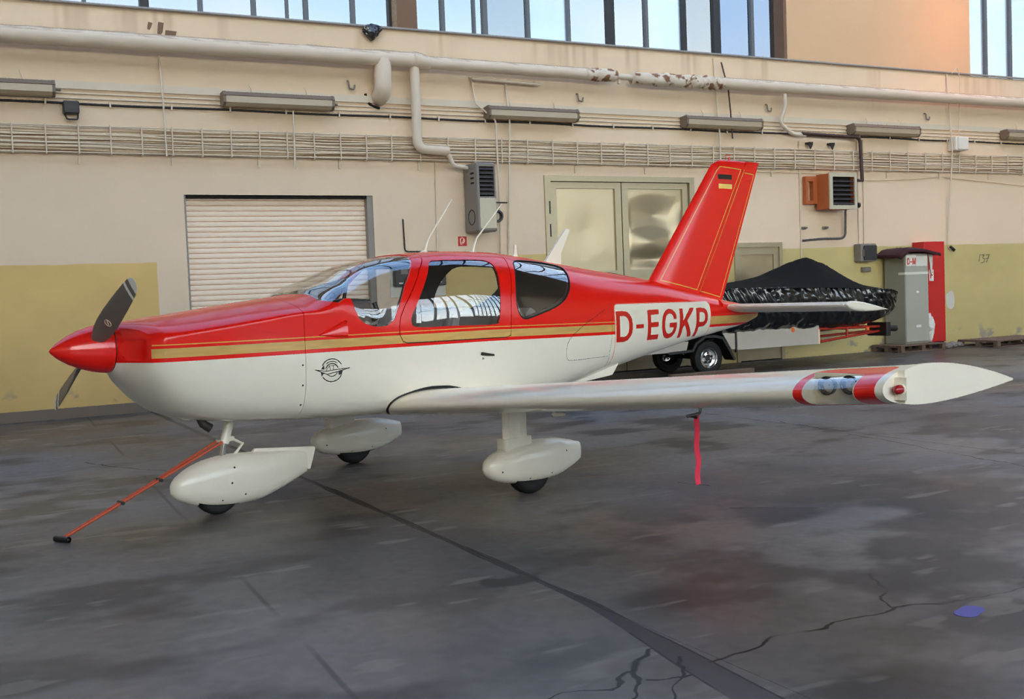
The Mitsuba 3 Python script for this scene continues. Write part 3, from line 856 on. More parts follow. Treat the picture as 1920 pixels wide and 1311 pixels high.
# panel lines, screws, door handles, baggage hatch
def skin_path(pts, sd=-1, lift=.0, n=12):
    p = np.array(pts, float)
    q = np.concatenate([np.linspace(a, b, n, endpoint=False) for a, b in zip(p, p[1:])] + [p[-1:]])
    return np.array([(x, sd * (ysurf(x, z) + lift), z) for x, z in q])


for sd in (-1, 1):
    pput(A + 'baggage_hatch', tube(skin_path(bend([(4.833, 1.364, 0), (4.506, 1.242, 0), (4.317, 1.148, 0), (4.235, 1.07, 0), (4.235, .935, 0), (4.33, .928, 0), (4.884, .926, 0)], .07)[:, :2], sd, -.0012, 4), .0025, 5), 'mat_gap', True)
    pput(A + 'panel_line', tube(skin_path([(4.94, 1.34), (4.915, 1.1), (4.895, .95), (4.925, .82)], sd, -.0012), .0022, 5), 'mat_gap', True)
    for z in (1.091, .944, .80):
        pput(A + 'cowl_screw', lathe([(0, 0), (0, .008), (.004, .006), (.004, 0)], (1.578, sd * (ysurf(1.578, z) - .001), z), (0, sd, 0), 10), 'mat_iron')
    h = pput(A + 'door_handle', tube([(3.205, sd * (ysurf(3.2, 1.05) + .012), 1.066), (3.25, sd * (ysurf(3.2, 1.05) + .016), 1.058), (3.335, sd * (ysurf(3.3, 1.05) + .010), 1.046)], [.013, .012, .008], 8), 'mat_iron', True)
    put(h + '__lock', PL(lathe([(0, 0), (0, .009), (.006, .009), (.006, 0)], (3.225, sd * ysurf(3.22, 1.02), 1.025), (0, sd, 0), 12)), 'mat_steel')
    # exhaust-air scoop behind the cowling shoulder
    sc = loft(np.linspace(1.72, 1.94, 10), lambda x: (1.305 + .10 * ((x - 1.72) / .22), 1.295 - .03 * ((x - 1.72) / .22), .02 + .03 * (x - 1.72) / .22, 1.30, 2.5, 2.5), 20)
    sc.apply_translation((0, sd * .605, 0))
    k = pput(A + 'air_scoop', sc, 'mat_red_paint', 30)
    put(k + '__opening', PL(box(1.938, 1.942, sd * .605 - .035, sd * .605 + .035, 1.275, 1.395)), 'mat_gap')

# fin, rudder, stabilator
def foil(poly_le, thick, key, m, cut=None):
    """symmetric section fin: list of (z, x_le, x_te, half thickness)"""
    V = []
    for z, a, b, h in poly_le:
        u = .5 * (1 - np.cos(np.linspace(0, np.pi, 18)))
        t = h * (2.969 * np.sqrt(u) - 1.26 * u - 3.516 * u * u + 2.843 * u ** 3 - 1.036 * u ** 4) / .5 * .5
        top = np.stack([a + u * (b - a), t, np.full(18, z)], 1)
        bot = np.stack([a + u * (b - a), -t, np.full(18, z)], 1)[::-1][1:-1]
        V.append(np.vstack([top, bot]))
    return rows_mesh(np.array(V))


lex = lambda z: 5.945 + (z - 1.590) * (7.037 - 5.945) / (2.860 - 1.590)
tex = lambda z: 7.135 + (z - 1.36) * (7.835 - 7.135) / (2.837 - 1.36)
zs_ = list(np.linspace(1.25, 2.80, 14)) + [2.845, 2.875, 2.895]
rows = []
for z in zs_:
    a = lex(z) + (.0 if z < 2.82 else (z - 2.82) ** 2 * 16)
    rows.append((z, a, tex(z), .075 - .04 * (z - 1.25) / 1.65 if z < 2.85 else .035 - (z - 2.85) * .45))
fin = man(foil(rows, .1, '', ''))
hinge = [(6.675, 1.25), (6.705, 1.452), (7.574, 2.838), (7.62, 2.95), (8.4, 2.95), (8.4, 1.25)]
rud = full(hinge)
gapr = full(sg.LineString([(6.60, 1.285), (7.64, 2.943)]).buffer(.004))
pput(A + 'fin', unman(fin - rud - gapr), 'mat_fin', 32)
pput(A + 'rudder', unman((fin ^ rud) - gapr - full([(6.6, 1.2), (8.2, 1.2), (8.2, 1.19), (7.2, 1.375), (6.7, 1.445)])), 'mat_fin', 32)
pput(A + 'fin_beacon', cat(tube([(7.33, 0, 2.89), (7.33, 0, 2.93)], .012, 8), tube([(7.27, 0, 2.90), (7.27, 0, 2.95), (7.36, 0, 2.955)], .004, 6)), 'mat_red_paint', True)
V = []
for y in list(np.linspace(-1.56, 1.56, 9)):
    u = .5 * (1 - np.cos(np.linspace(0, np.pi, 16)))
    t = .044 * (2.969 * np.sqrt(u) - 1.26 * u - 3.516 * u * u + 2.843 * u ** 3 - 1.036 * u ** 4)
    zc = 1.302 - .072 * u
    V.append(np.vstack([np.stack([7.045 + u * .74, np.full(16, y), zc + t], 1), np.stack([7.045 + u * .74, np.full(16, y), zc - t], 1)[::-1][1:-1]]))
st = pput(A + 'stabilator', rows_mesh(np.array(V)), 'mat_white_paint', 35)
for sd in (-1, 1):
    V = []
    for q, k in ((0, 1.0), (.02, .97), (.035, .85), (.042, .6), (.045, .2)):
        t = .050 * k * (2.969 * np.sqrt(u) - 1.26 * u - 3.516 * u * u + 2.843 * u ** 3 - 1.036 * u ** 4)
        zc = 1.302 - .072 * u
        x = 7.05 + u * .745 - (0 if q < .03 else 0)
        V.append(np.vstack([np.stack([x, np.full(16, sd * (1.56 + q)), zc + t], 1), np.stack([x, np.full(16, sd * (1.56 + q)), zc - t], 1)[::-1][1:-1]]))
    put(st + '__tip_cap', PL(rows_mesh(np.array(V))), 'mat_white_paint', 35)
tc = loft(np.linspace(6.95, 7.62, 14), lambda x: (1.40 - .10 * (x - 6.95) / .67, 1.27 - .06 * (x - 6.95) / .67, .165 - .13 * (x - 6.95) / .67, 1.32 - .07 * (x - 6.95) / .67, 2, 2), 28)
pput(A + 'tail_fairing', tc, 'mat_red_paint', 35)

# wings
def wing_rows(ys, sd, grow=0.0):
    V = []
    u = .5 * (1 - np.cos(np.linspace(0, np.pi, 34)))
    for y in ys:
        f = (y - .6) / 4.18
        lez, tez = .715 + f * .305, .662 + f * .308
        c = 1.275
        t = 5 * .152 * (.2969 * np.sqrt(u) - .126 * u - .3516 * u * u + .2843 * u ** 3 - .1036 * u ** 4) * c + grow
        cam_ = np.where(u < .4, .016 / .16 * (.8 * u - u * u), .016 / .36 * (.2 + .8 * u - u * u)) * c
        x = 2.335 + u * c
        z = lez + u * (tez - lez) + cam_
        if grow:
            x = 2.335 - grow + u * (c + 2 * grow)
        top = np.stack([x, np.full(34, sd * y), z + t], 1)
        bot = np.stack([x, np.full(34, sd * y), z - t], 1)[::-1][1:-1]
        V.append(np.vstack([top, bot]))
    return np.array(V)


for sd in (-1, 1):
    wg = man(rows_mesh(wing_rows([.35, .6, 1.0, 1.6, 2.4, 3.2, 4.0, 4.6, 4.70, 4.765, 4.78], sd)))
    yb = lambda a, b: (min(sd * a, sd * b), max(sd * a, sd * b))
    ail = man(box(3.33, 3.75, *yb(2.86, 4.58), .3, 1.5))
    flp = man(box(3.27, 3.75, *yb(.68, 2.84), .3, 1.5))
    gp = man(box(3.322, 3.75, *yb(2.85, 4.59), .3, 1.5)) + man(box(3.262, 3.75, *yb(.67, 2.85), .3, 1.5))
    bay = man(box(2.2, 2.455, *yb(4.31, 4.60), .925, 1.080))
    nav = man(box(2.2, 2.47, *yb(4.765, 5.0), .5, 1.5))
    nav2 = unman(wg ^ man(box(2.42, 2.475, *yb(4.70, 4.78), .5, 1.5)))
    main = wg - gp - bay - nav
    wk = pput(A + 'wing', unman(main), 'mat_wing', 30)
    put(wk + '__aileron', PL(unman(wg ^ ail)), 'mat_wing', 30)
    put(wk + '__flap', PL(unman(wg ^ flp)), 'mat_wing', 30)
    # landing light bay
    lb = put(wk + '__landing_light_bay', PL(box(2.450, 2.458, *yb(4.308, 4.602), .950, 1.084)), 'mat_cream')
    for y in (4.395, 4.525):
        z = 1.028 + (y - 4.5) * .07
        put(wk + '__landing_light', PL(lathe([(0, .0), (.010, .016), (.002, .034), (-.018, .042), (-.020, .045), (0.0, .047), (.008, .047)], (2.448, sd * y, z), (1, 0, 0), 28)), 'mat_reflector', 40)
        put(wk + '__lamp_lens', PL(lathe([(-.028, .0), (-.026, .02), (-.020, .042)], (2.448, sd * y, z), (1, 0, 0), 28)), 'mat_glass_lamp', True)
        put(wk + '__lamp_rim', PL(tube([(2.424, sd * y + .046 * math.cos(t), z + .046 * math.sin(t)) for t in np.linspace(0, 2 * np.pi, 25)], .0035, 6, False)), 'mat_iron', True)
    cov = wg ^ man(box(2.2, 2.455, *yb(4.312, 4.598), .927, 1.078))
    cm = unman(cov)
    out = (cm.face_normals[:, 0] < -.02) | (np.abs(cm.face_normals[:, 2]) > .3)
    out &= (np.abs(cm.triangles_center[:, 2] - .927) > .002) & (np.abs(cm.triangles_center[:, 2] - 1.078) > .002)
    put(wk + '__light_cover', PL(trimesh.Trimesh(cm.vertices, cm.faces[out], process=False)), 'mat_glass_lamp', True)
    # wing tip plate with navigation light
    zt = lambda y: 1.02
    tp = put(wk + '__wing_tip', PL(unman(man(rows_mesh(wing_rows([4.765, 4.805], sd, .004))) ^ man(box(2.47, 3.7, -6, 6, .5, 1.5)))), 'mat_white_paint', 30)
    nl = put(wk + '__navigation_light', PL(lathe([(-.055, 0), (-.052, .012), (-.04, .022), (-.01, .024)], (2.44, sd * 4.80, 1.018), (1, 0, 0), 18)), 'mat_lens_red' if sd < 0 else 'mat_glass_lamp', True)
    put(nl + '__base', PL(cat(lathe([(-.012, 0), (-.012, .028), (.035, .028), (.035, 0)], (2.44, sd * 4.80, 1.018), (1, 0, 0), 18), box(2.44, 2.475, *yb(4.75, 4.83), .965, 1.075))), 'mat_white_paint', 30)
    # rubber seal round the wing root
    sec = wing_rows([.6], 1, .004)[0]
    n0 = len(sec)
    sel = [sec[k] for k in range(0, n0)]
    up_ = [q_ for q_ in sel[:34] if q_[0] < 3.02][::-1]
    dn_ = [q_ for q_ in sel[34:][::-1] if q_[0] < 2.62]
    path = np.array([(q_[0], sd * (ysurf(q_[0], q_[2]) + .001), q_[2]) for q_ in up_ + dn_])
    rad = np.array([.010 + .016 * max(0, min(1, (q_[0] - 2.5) / .2)) * max(0, min(1, (3.02 - q_[0]) / .12)) for q_ in up_] + [.010] * len(dn_))
    pput(A + 'wing_root_seal', tube(path, rad, 8), 'mat_seal', True)
    # main gear leg, spat and wheel
    yg = sd * 1.25
    leg = put(wk + '__leg_fairing', PL(prism(sg.Polygon([(2.89, .0), (2.93, .038), (3.02, .046), (3.10, .03), (3.125, 0), (3.10, -.03), (3.02, -.046), (2.93, -.038)]).buffer(.004), .40, .78, 'z')), 'mat_white_paint', 40)
    m_ = PL(prism(sg.Polygon([(2.89, yg), (2.93, yg + .038), (3.02, yg + .046), (3.10, yg + .03), (3.125, yg), (3.10, yg - .03), (3.02, yg - .046), (2.93, yg - .038)]).buffer(.004), .40, .80, 'z'))
    scene[leg] = mikit.ply(m_, 'mat_white_paint', 40)
    put(wk + '__leg_collar', PL(prism(sg.box(2.865, yg - .062, 3.14, yg + .062).buffer(-.03).buffer(.03), .34, .452, 'z')), 'mat_white_paint', 40)
    SP = np.array([(2.688, .262, .228, .008), (2.70, .285, .205, .032), (2.74, .318, .165, .066), (2.85, .364, .120, .105), (3.0, .397, .096, .130), (3.2, .408, .086, .134), (3.4, .400, .106, .117), (3.55, .372, .148, .080), (3.64, .348, .180, .05), (3.68, .338, .196, .03)])
    SPp = [PchipInterpolator(SP[:, 0], SP[:, k]) for k in (1, 2, 3)]
    spat = loft(np.concatenate([np.linspace(2.688, 2.75, 8), np.linspace(2.77, 3.68, 34)]), lambda x: (float(SPp[0](x)), float(SPp[1](x)), float(SPp[2](x)), .5 * (float(SPp[0](x)) + float(SPp[1](x))), 2.3, 2.5), 48)
    spat.apply_translation((0, yg, 0))
    spat = unman(man(spat) - man(tube([(3.135, yg - .085, .18), (3.135, yg + .085, .18)], .198, 40)))
    sk = put(wk + '__wheel_spat', PL(spat), 'mat_white_paint', 35)
    for (x, z) in ((3.08, .15), (3.30, .17), (2.98, .30), (3.5, .30)):
        pass
    tyre = lathe([(-.055, .0), (-.055, .10), (-.068, .12), (-.070, .150), (-.056, .174), (-.03, .185), (.03, .185), (.056, .174), (.070, .150), (.068, .12), (.055, .10), (.055, 0)], (3.135, yg, .185), (0, 1, 0), 48)
    put(wk + '__tyre', PL(tyre), 'mat_rubber', 40)
    # screws on the outer face of the spat
    for (x, z) in ((3.06, .135), (3.28, .150), (2.80, .215), (3.45, .30)):
        w_ = float(SPp[2](x)); zc = .5 * (float(SPp[0](x)) + float(SPp[1](x))); hh = .5 * (float(SPp[0](x)) - float(SPp[1](x)))
        yo = w_ * max(1 - (abs(z - zc) / hh) ** 2.4, 0.01) ** (1 / 2.4)
        for s2 in ((-1,) if sd < 0 else (-1,)):
            pass
        put(wk + '__screw', PL(lathe([(0, 0), (0, .007), (.003, .005), (.003, 0)], (x, yg - yo + .0, z), (0, -1, 0), 8)), 'mat_iron')
for sd in (-1, 1):
    pput(A + 'wing_root_fairing', prism([(3.60, .70), (4.20, .78), (5.20, .86), (5.185, .84), (5.092, .73), (4.4, .67), (3.60, .66)], *((-.29, -.27) if sd < 0 else (.27, .29))), 'mat_white_paint')
# things under the left wing
wl = A + 'wing'
put(wl + '__footstep', PL(cat(tube([(2.62, -2.06, .80), (2.66, -2.08, .715)], .010, 8), tube([(2.64, -2.08, .708), (2.74, -2.10, .702)], [.016, .012], 10))), 'mat_white_paint', True)
put(wl + '__pitot_mast', PL(tube(bend([(2.62, -3.40, .86), (2.62, -3.40, .80), (2.50, -3.40, .795)], .02), .009, 8)), 'mat_steel', True)
put(wl + '__drain', PL(cat(prism([(2.86, .66), (2.90, .66), (2.895, .60), (2.87, .605)], -.66, -.64), prism([(2.72, .87), (2.78, .87), (2.78, .845), (2.75, .845)], -3.70, -3.66))), 'mat_white_paint')
put(wl + '__tie_down', PL(tube([(2.75, -2.30, .80), (2.62, -2.30, .775)], [.02, .011], 10)), 'mat_white_paint', True)

# nose gear
ng = A + 'nose_gear'
k = pput(ng, tube([(1.30, 0, .74), (1.225, 0, .515)], .034, 20), 'mat_white_paint', 40)
put(k + '__piston', PL(tube([(1.228, 0, .525), (1.185, 0, .33)], .023, 20)), 'mat_chrome', 40)
put(k + '__torque_link', PL(cat(tube([(1.26, .0, .56), (1.375, 0, .50), (1.30, 0, .42)], .013, 8), rbox(1.235, 1.30, -.03, .03, .53, .565, .008), tube([(1.19, -.05, .535), (1.19, .05, .535)], .012, 8))), 'mat_white_paint', 40)
NP = np.array([(.788, .250, .208, .008), (.80, .275, .180, .035), (.84, .315, .145, .07), (.95, .378, .096, .108), (1.1, .420, .062, .128), (1.25, .434, .050, .132), (1.45, .426, .060, .120), (1.65, .411, .112, .088), (1.8, .395, .168, .052), (1.91, .380, .215, .016)])
NPp = [PchipInterpolator(NP[:, 0], NP[:, q]) for q in (1, 2, 3)]
spat = loft(np.concatenate([np.linspace(.788, .86, 8), np.linspace(.88, 1.91, 36)]), lambda x: (float(NPp[0](x)), float(NPp[1](x)), float(NPp[2](x)), .5 * (float(NPp[0](x)) + float(NPp[1](x))), 2.3, 2.5), 48)
spat = unman(man(spat) - man(tube([(1.145, -.075, .168), (1.145, .075, .168)], .184, 40)))
sk = put(k + '__wheel_spat', PL(spat), 'mat_white_paint', 35)
put(k + '__spat_fin', PL(prism(rpoly([(1.42, .40), (1.47, .448), (1.985, .402), (1.990, .385), (1.935, .225), (1.80, .30)], .008), -.012, .012)), 'mat_white_paint')
tyre = lathe([(-.05, .0), (-.05, .09), (-.06, .11), (-.062, .14), (-.05, .160), (-.025, .17), (.025, .17), (.05, .160), (.062, .14), (.06, .11), (.05, .09), (.05, 0)], (1.145, 0, .17), (0, 1, 0), 48)
put(k + '__tyre', PL(tyre), 'mat_rubber', 40)
for (x, z) in ((1.24, .345), (1.21, .235), (1.14, .115), (1.165, .075), (1.32, .135)):
    w_ = float(NPp[2](x)); zc = .5 * (float(NPp[0](x)) + float(NPp[1](x))); hh = .5 * (float(NPp[0](x)) - float(NPp[1](x)))
    yo = w_ * max(1 - (abs(z - zc) / hh) ** 2.4, 0.01) ** (1 / 2.4)
    put(k + '__screw', PL(lathe([(0, 0), (0, .008), (.003, .006), (.003, 0)], (x, -yo, z), (0, -1, 0), 8)), 'mat_iron')
# belly details
pput(A + 'exhaust_pipe', tube([(.95, -.18, .78), (.98, -.19, .70), (1.03, -.20, .665)], .032, 14), 'mat_exhaust', True)
bl = loft(np.linspace(.78, 1.02, 9), lambda x: (.80, .80 - .075 * math.sin(math.pi * min((x - .76) / .3, 1)), .06, .80 - .001, 2, 2), 20)
bl.apply_translation((0, -.12, 0))
pput(A + 'cowl_blister', bl, 'mat_white_paint', 35)

# aerials on the roof
for (x0, z0, x1, z1) in ((3.146, 1.91, 3.469, 2.381), (3.67, 1.905, 4.039, 2.356)):
    k = pput(A + 'whip_aerial', tube([(x0, 0, z0), (x0 + .02, 0, z0 + .06), (x0 + .06, 0, z0 + .14), (x1, 0, z1)], [.020, .013, .008, .0055], 10), 'mat_white_paint', True)
    put(k + '__base', PL(loft(np.linspace(x0 - .06, x0 + .06, 7), lambda x: (z0 + .032 * math.cos((x - x0) / .062 * 1.5), z0 - .01, .03 * math.cos((x - x0) / .062 * 1.5) + .004, z0, 2, 2), 16)), 'mat_white_paint', True)
pput(A + 'blade_aerial', prism(rpoly([(4.50, 1.79), (4.815, 2.135), (4.87, 2.13), (4.74, 1.90), (4.735, 1.77)], .008), -.012, .012), 'mat_white_paint')
pput(A + 'stub_aerial', prism(rpoly([(4.10, 1.85), (4.155, 1.90), (4.165, 1.985), (4.185, 1.985), (4.19, 1.90), (4.21, 1.85)], .004), -.008, .008), 'mat_white_paint')

# ribbon hanging from the pitot mast (not touching the floor)
rb = thing('streamer', 'pink red ribbon streamer hanging under the left wing', 'streamer')
pts = [(2.60 + .004 * math.sin(i * .8), -3.385 + .003 * math.sin(i * 1.1), .795 - i * .028) for i in range(16)]
V = np.array([[(p[0] - .023, p[1] - .001, p[2]), (p[0] + .023, p[1] - .001, p[2]), (p[0] + .023, p[1] + .001, p[2]), (p[0] - .023, p[1] + .001, p[2])] for p in pts])
put(rb + '__ribbon', PL(rows_mesh(V)), 'mat_ribbon', 40)
put(rb + '__hook', PL(tube([(2.52, -3.40, .795), (2.57, -3.39, .785), (2.60, -3.385, .775)], .009, 6)), 'mat_black_plastic', True)

# tow bar from the nose gear to the floor
tb = thing('tow_bar', 'orange red tow bar leaning from the nose gear to the floor', 'tow bar')
top, bot = np.array([1.19, -.05, .535]), np.array([-.0, .02, .035])
bw = np.array([-.03 * CT + .01 * ST, .03 * ST + .01 * CT, .035])
lo = np.array([.012, -.045, .03])
for s in (-1, 1):
    put(tb + '__bar', PL(tube([top + np.array([0, .045 * s + .05, 0]), top * .55 + lo * .45 + np.array([0, .022 * s + .02, 0]), lo + np.array([0, .009 * s, 0])], .0105, 8)), 'mat_orange_paint', True)
for t in (.42, .66):
    put(tb + '__strap', PL(tube([top * (1 - t) + lo * t + np.array([0, -.035, 0]), top * (1 - t) + lo * t + np.array([0, .075 - .03 * t, 0])], .013, 6)), 'mat_iron')
g0, g1 = np.array([-.03, .01, .02]), np.array([.045, -.10, .02])
put(tb + '__handle', tube([g0, g1], .02, 12), 'mat_black_plastic', True)

# ------------------------------------------------------------------ fittings on the back wall
# insulated heating pipe
hp = thing('heating_pipe', 'thick painted insulated pipe running along the wall below the windows', 'pipe')
PY = 8.60
H = lambda x, z, y=PY: (x, y, z)


def lumpy(path, r, seed, amp, n=16):
    m = tube(path, r, n)
    v = np.array(m.vertices)
    c = np.array([path[np.argmin(np.linalg.norm(np.asarray(path) - q, axis=1))] for q in v])
    d = meshkit.fbm(v * np.array([7, 9, 9]), 3, seed) - .5
    m.vertices = v + (v - c) * d[:, None] * amp
    return m


lin_ = lambda a, b, k: [np.array(a) + (np.array(b) - np.array(a)) * t for t in np.linspace(0, 1, k)]
put(hp + '__thick_section', lumpy(lin_(H(-6.95, 5.315), H(6.55, 5.335), 80), .128, 1, .25), 'mat_pipe_wrap', True)
put(hp + '__collar', lumpy(lin_(H(6.45, 5.335), H(6.75, 5.31), 6), [.145, .15, .14, .13, .12, .11], 2, .3), 'mat_pipe_wrap', True)
put(hp + '__section', lumpy(lin_(H(6.6, 5.315), H(10.34, 5.30), 30), .104, 3, .25), 'mat_pipe_wrap', True)
put(hp + '__torn_section', lumpy(lin_(H(9.7, 5.30), H(10.35, 5.30), 10), .110, 4, .5), 'mat_pipe_torn', True)
put(hp + '__bare_pipe', tube([H(10.3, 5.29), H(10.8, 5.29)], .055, 14), 'mat_plaster', True)
put(hp + '__bare_stub', tube([H(10.42, 5.29), H(10.42, 5.16)], .03, 10), 'mat_plaster', True)
put(hp + '__torn_section', lumpy(lin_(H(10.7, 5.285), H(11.95, 5.285), 24), .112, 5, .55), 'mat_pipe_torn', True)
xs_ = np.linspace(11.9, 12.75, 44)
put(hp + '__wrinkled_wrap', lumpy([np.array(H(x, 5.285)) for x in xs_], .108 + .022 * np.sin(xs_ * 48), 6, .6), 'mat_pipe_torn', True)
put(hp + '__section', lumpy(lin_(H(12.7, 5.295), H(29.95, 5.33), 70), .115, 7, .2), 'mat_pipe_wrap', True)
put(hp + '__drop_elbow', lumpy(bend([H(5.93, 5.32), H(5.93, 4.80), (5.93, WY + .05, 4.74)], .28, 9), .138, 8, .15), 'mat_pipe_wrap', True)
put(hp + '__branch', lumpy(bend([H(6.48, 5.30), H(6.48, 3.92), H(7.02, 3.90)], .14, 7), .078, 9, .1), 'mat_pipe_wrap', True)
put(hp + '__branch_end', tube(bend([H(6.98, 3.90), H(7.06, 3.78), H(7.10, 3.66), (7.40, 8.62, 3.62)], .06), .035, 10), 'mat_plaster', True)
put(hp + '__damage_edge', lumpy(bend([(5.93, 8.80, 4.58), (5.75, 8.80, 4.63), (5.70, 8.81, 4.80)], .1), .02, 3, .8), 'mat_gap', True)

# fluorescent lamps
def batten(x0, x1, zc, label):
    k = thing('strip_light', label, 'lamp', 'strip lights along the wall')
    y0 = WY - .038
    hous = sg.Polygon([(y0, zc + .10), (y0 - .17, zc + .115), (y0 - .215, zc + .055), (y0 - .20, zc + .045), (y0 - .02, zc - .06), (y0, zc - .06)])
    put(k + '__housing', prism(hous, x0, x1, 'x'), 'mat_lamp_housing')
    lens = sg.Polygon([(y0 - .03, zc + .04), (y0 - .205, zc + .05), (y0 - .20, zc - .045), (y0 - .15, zc - .09), (y0 - .06, zc - .095), (y0 - .02, zc - .06)])
    put(k + '__diffuser', prism(lens, x0 + .03, x1 - .03, 'x'), 'mat_lamp_lens')
    for e in (x0, x1 - .035):
        put(k + '__end_cap', prism(lens.union(hous).buffer(.006), e - .002, e + .037, 'x'), 'mat_lamp_housing')
    for x in (x0 + .28 * (x1 - x0), x0 + .78 * (x1 - x0)):
        put(k + '__hook', tube([(x, y0 - .02, zc + .10), (x - .03, y0 - .06, zc + .20), (x - .05, y0 - .03, zc + .26)], .008, 6), 'mat_conduit')
    put(k + '__cable_gland', tube([(x1, y0 - .10, zc + .01), (x1 + .08, y0 - .10, zc)], .018, 8), 'mat_lamp_housing')


for x0, x1, zc, lb in ((-.70, 1.06, 4.61, 'long strip light cut by the left edge of the photo'), (3.38, 5.10, 4.58, 'long strip light above the roller shutter'),
                       (7.80, 9.56, 4.56, 'long strip light above the grey wall heater'), (11.89, 13.70, 4.555, 'long strip light above the tail fin'),
                       (16.08, 17.97, 4.555, 'long strip light above and right of the orange heater'), (20.70, 22.5, 4.59, 'long strip light cut by the right edge of the photo')):
    batten(x0, x1, zc, lb)

# trunking and the black cable under the lamps
solo('cable_trunking', box(X0 + .02, 29.98, WY - .035, WY, 4.655, 4.765), 'mat_conduit', 'flat painted cable duct running behind the strip lights', 'cable duct')
k = thing('wall_conduit', 'two thin painted conduits running under the strip lights', 'conduit')
for z in (4.60, 4.53):
    put(k + '__tube', tube([(X0 + .02, WY - .012, z), (29.98, WY - .012, z - .02)], .012, 6), 'mat_conduit', True)
k = thing('black_cable', 'long black cable clipped under the strip lights', 'cable')
bx = np.linspace(-6.9, 29.9, 120)
cz = lambda x: 4.447 + .006 * math.sin(x * 2.3) - .0012 * (x - 5)
put(k + '__cable', tube([(x, WY - .022, cz(x)) for x in bx], .017, 7), 'mat_cable_black', True)
for x in np.arange(-6.8, 29.5, .86):
    put(k + '__clip', box(x - .012, x + .012, WY - .045, WY, cz(x) - .035, cz(x) + .045), 'mat_conduit')

# cable basket
k = thing('cable_basket', 'long wire cable basket full of painted cables along the wall', 'cable tray')
BY = WY - .115
for z, y in ((4.125, BY), (3.885, BY), (3.755, BY), (3.745, WY - .02)):
    put(k + '__rail', tube([(X0 + .02, y, z), (29.98, y, z)], .009, 6), 'mat_conduit', True)
i = 0
x = -6.83
while x < 29.8:
    put(k + '__rung', cat(tube(bend([(x, BY - .004, 4.15), (x, BY - .004, 3.73), (x, WY - .005, 3.73)], .02, 3), .0115, 6), tube([(x, BY, 4.12), (x, WY, 4.12)], .009, 5)), 'mat_conduit', True)
    if i % 3 == 1:
        put(k + '__bracket', box(x - .012, x + .012, WY - .03, WY, 3.60, 3.74), 'mat_conduit')
    x += .43 if x < 6 else .50 if x < 14 else .52
    i += 1
r2 = np.random.default_rng(3)
for j in range(20):
    z0 = 3.775 + .33 * (j / 19) + r2.uniform(-.01, .01)
    yy = WY - .02 - .075 * r2.random()
    ph, am = r2.uniform(0, 6), r2.uniform(.006, .02)
    put(k + '__cable', tube([(q, yy + .008 * math.sin(q * 1.7 + ph), z0 + am * math.sin(q * .9 + ph) + .008 * math.sin(q * 2.9 + ph * 2)) for q in np.linspace(-6.9, 29.9, 100)], r2.uniform(.010, .019), 5), 'mat_cable', True)

# vertical conduits
def conduit(path, r, label, m='mat_conduit'):
    return solo('conduit_pipe', tube(bend(path, .06), r, 8), m, label, 'conduit', True, 'upright conduits on the back wall')


vy = WY - .02
conduit([(2.52, vy, 5.2), (2.52, vy - .13, 4.6), (2.53, vy - .13, 3.72)], .014, 'thin upright conduit left of the roller shutter and its strip light')
conduit([(4.46, vy - .12, 4.46), (4.45, vy - .12, 3.58)], .014, 'thin upright conduit ending above the roller shutter')
conduit([(7.60, vy, 5.12), (7.60, vy - .12, 4.7), (7.96, vy - .12, 4.45), (7.98, vy - .12, 3.1), (8.02, vy, 2.0)], .016, 'bent conduit passing right beside the grey wall heater')
conduit([(8.24, vy, 5.1), (8.23, vy - .12, 4.45), (8.17, vy, 2.1)], .016, 'upright conduit between grey wall heater and steel double door')
conduit([(12.72, vy, 5.8), (12.72, vy - .12, 4.3), (12.72, vy - .12, 3.6)], .016, 'upright conduit behind the top of the tail fin')
conduit([(14.79, vy, 4.30), (14.78, vy, 2.0)], .012, 'thin upright conduit left of the orange heater')
conduit([(16.36, vy, 4.38), (16.36, vy, 2.2)], .013, 'left one of two conduits dropping to the grey switch box')
conduit([(16.53, vy, 4.38), (16.50, vy, 2.2)], .013, 'right one of two conduits dropping to the grey switch box')
conduit([(19.03, vy, 5.86), (19.02, vy - .13, 4.2), (18.95, vy - .02, 2.2)], .015, 'long upright conduit left of the small white junction box')
conduit([(6.25, vy, 2.80), (6.26, vy, 2.27), (6.86, vy, 2.26)], .012, 'thin dark cable bend on the wall just above the cabin roof', 'mat_cable_black')
conduit([(6.87, vy, 3.75), (6.83, vy, 1.9)], .010, 'thin upright cable left of the grey wall heater')
k = solo('hanging_cable', tube(bend([(19.12, vy - .06, 5.86), (19.25, vy - .1, 6.02), (19.34, vy - .1, 5.7), (19.30, vy - .1, 5.2), (19.26, vy - .1, 4.5)], .1), .010, 6), 'mat_cable', 'looped cable hanging down to the small white junction box', 'cable', True)
solo('wall_flex', tube([(12.86, vy - .05, 5.72), (12.93, vy - .15, 5.2), (12.96, vy - .16, 4.8), (12.99, vy - .16, 4.28)], .014, 6), 'mat_brown_pipe', 'loose dark cable hanging over the wrinkled pipe above the tail fin', 'cable', True)
solo('sagging_cord', tube([(q, vy, 3.66 - .10 * math.sin((q - 13.2) / 5.7 * math.pi) * (q > 16) + .02 * math.sin(q)) for q in np.linspace(13.2, 18.9, 30)], .008, 5), 'mat_cable', 'thin painted cord sagging below the cable basket', 'cord', True)
solo('sloping_cord', tube([(q, vy, 3.64 - .06 * (q - 18.9)) for q in np.linspace(18.9, 23, 12)], .008, 5), 'mat_cable', 'thin cord sloping down to the right edge of the photo', 'cord', True)
k = thing('plug_lead', 'black plug hanging at the end of a conduit right of the locker', 'plug')
put(k + '__lead', tube([(18.95, vy - .02, 2.22), (18.97, vy - .03, 2.12), (19.02, vy - .05, 2.08)], .008, 6), 'mat_cable', True)
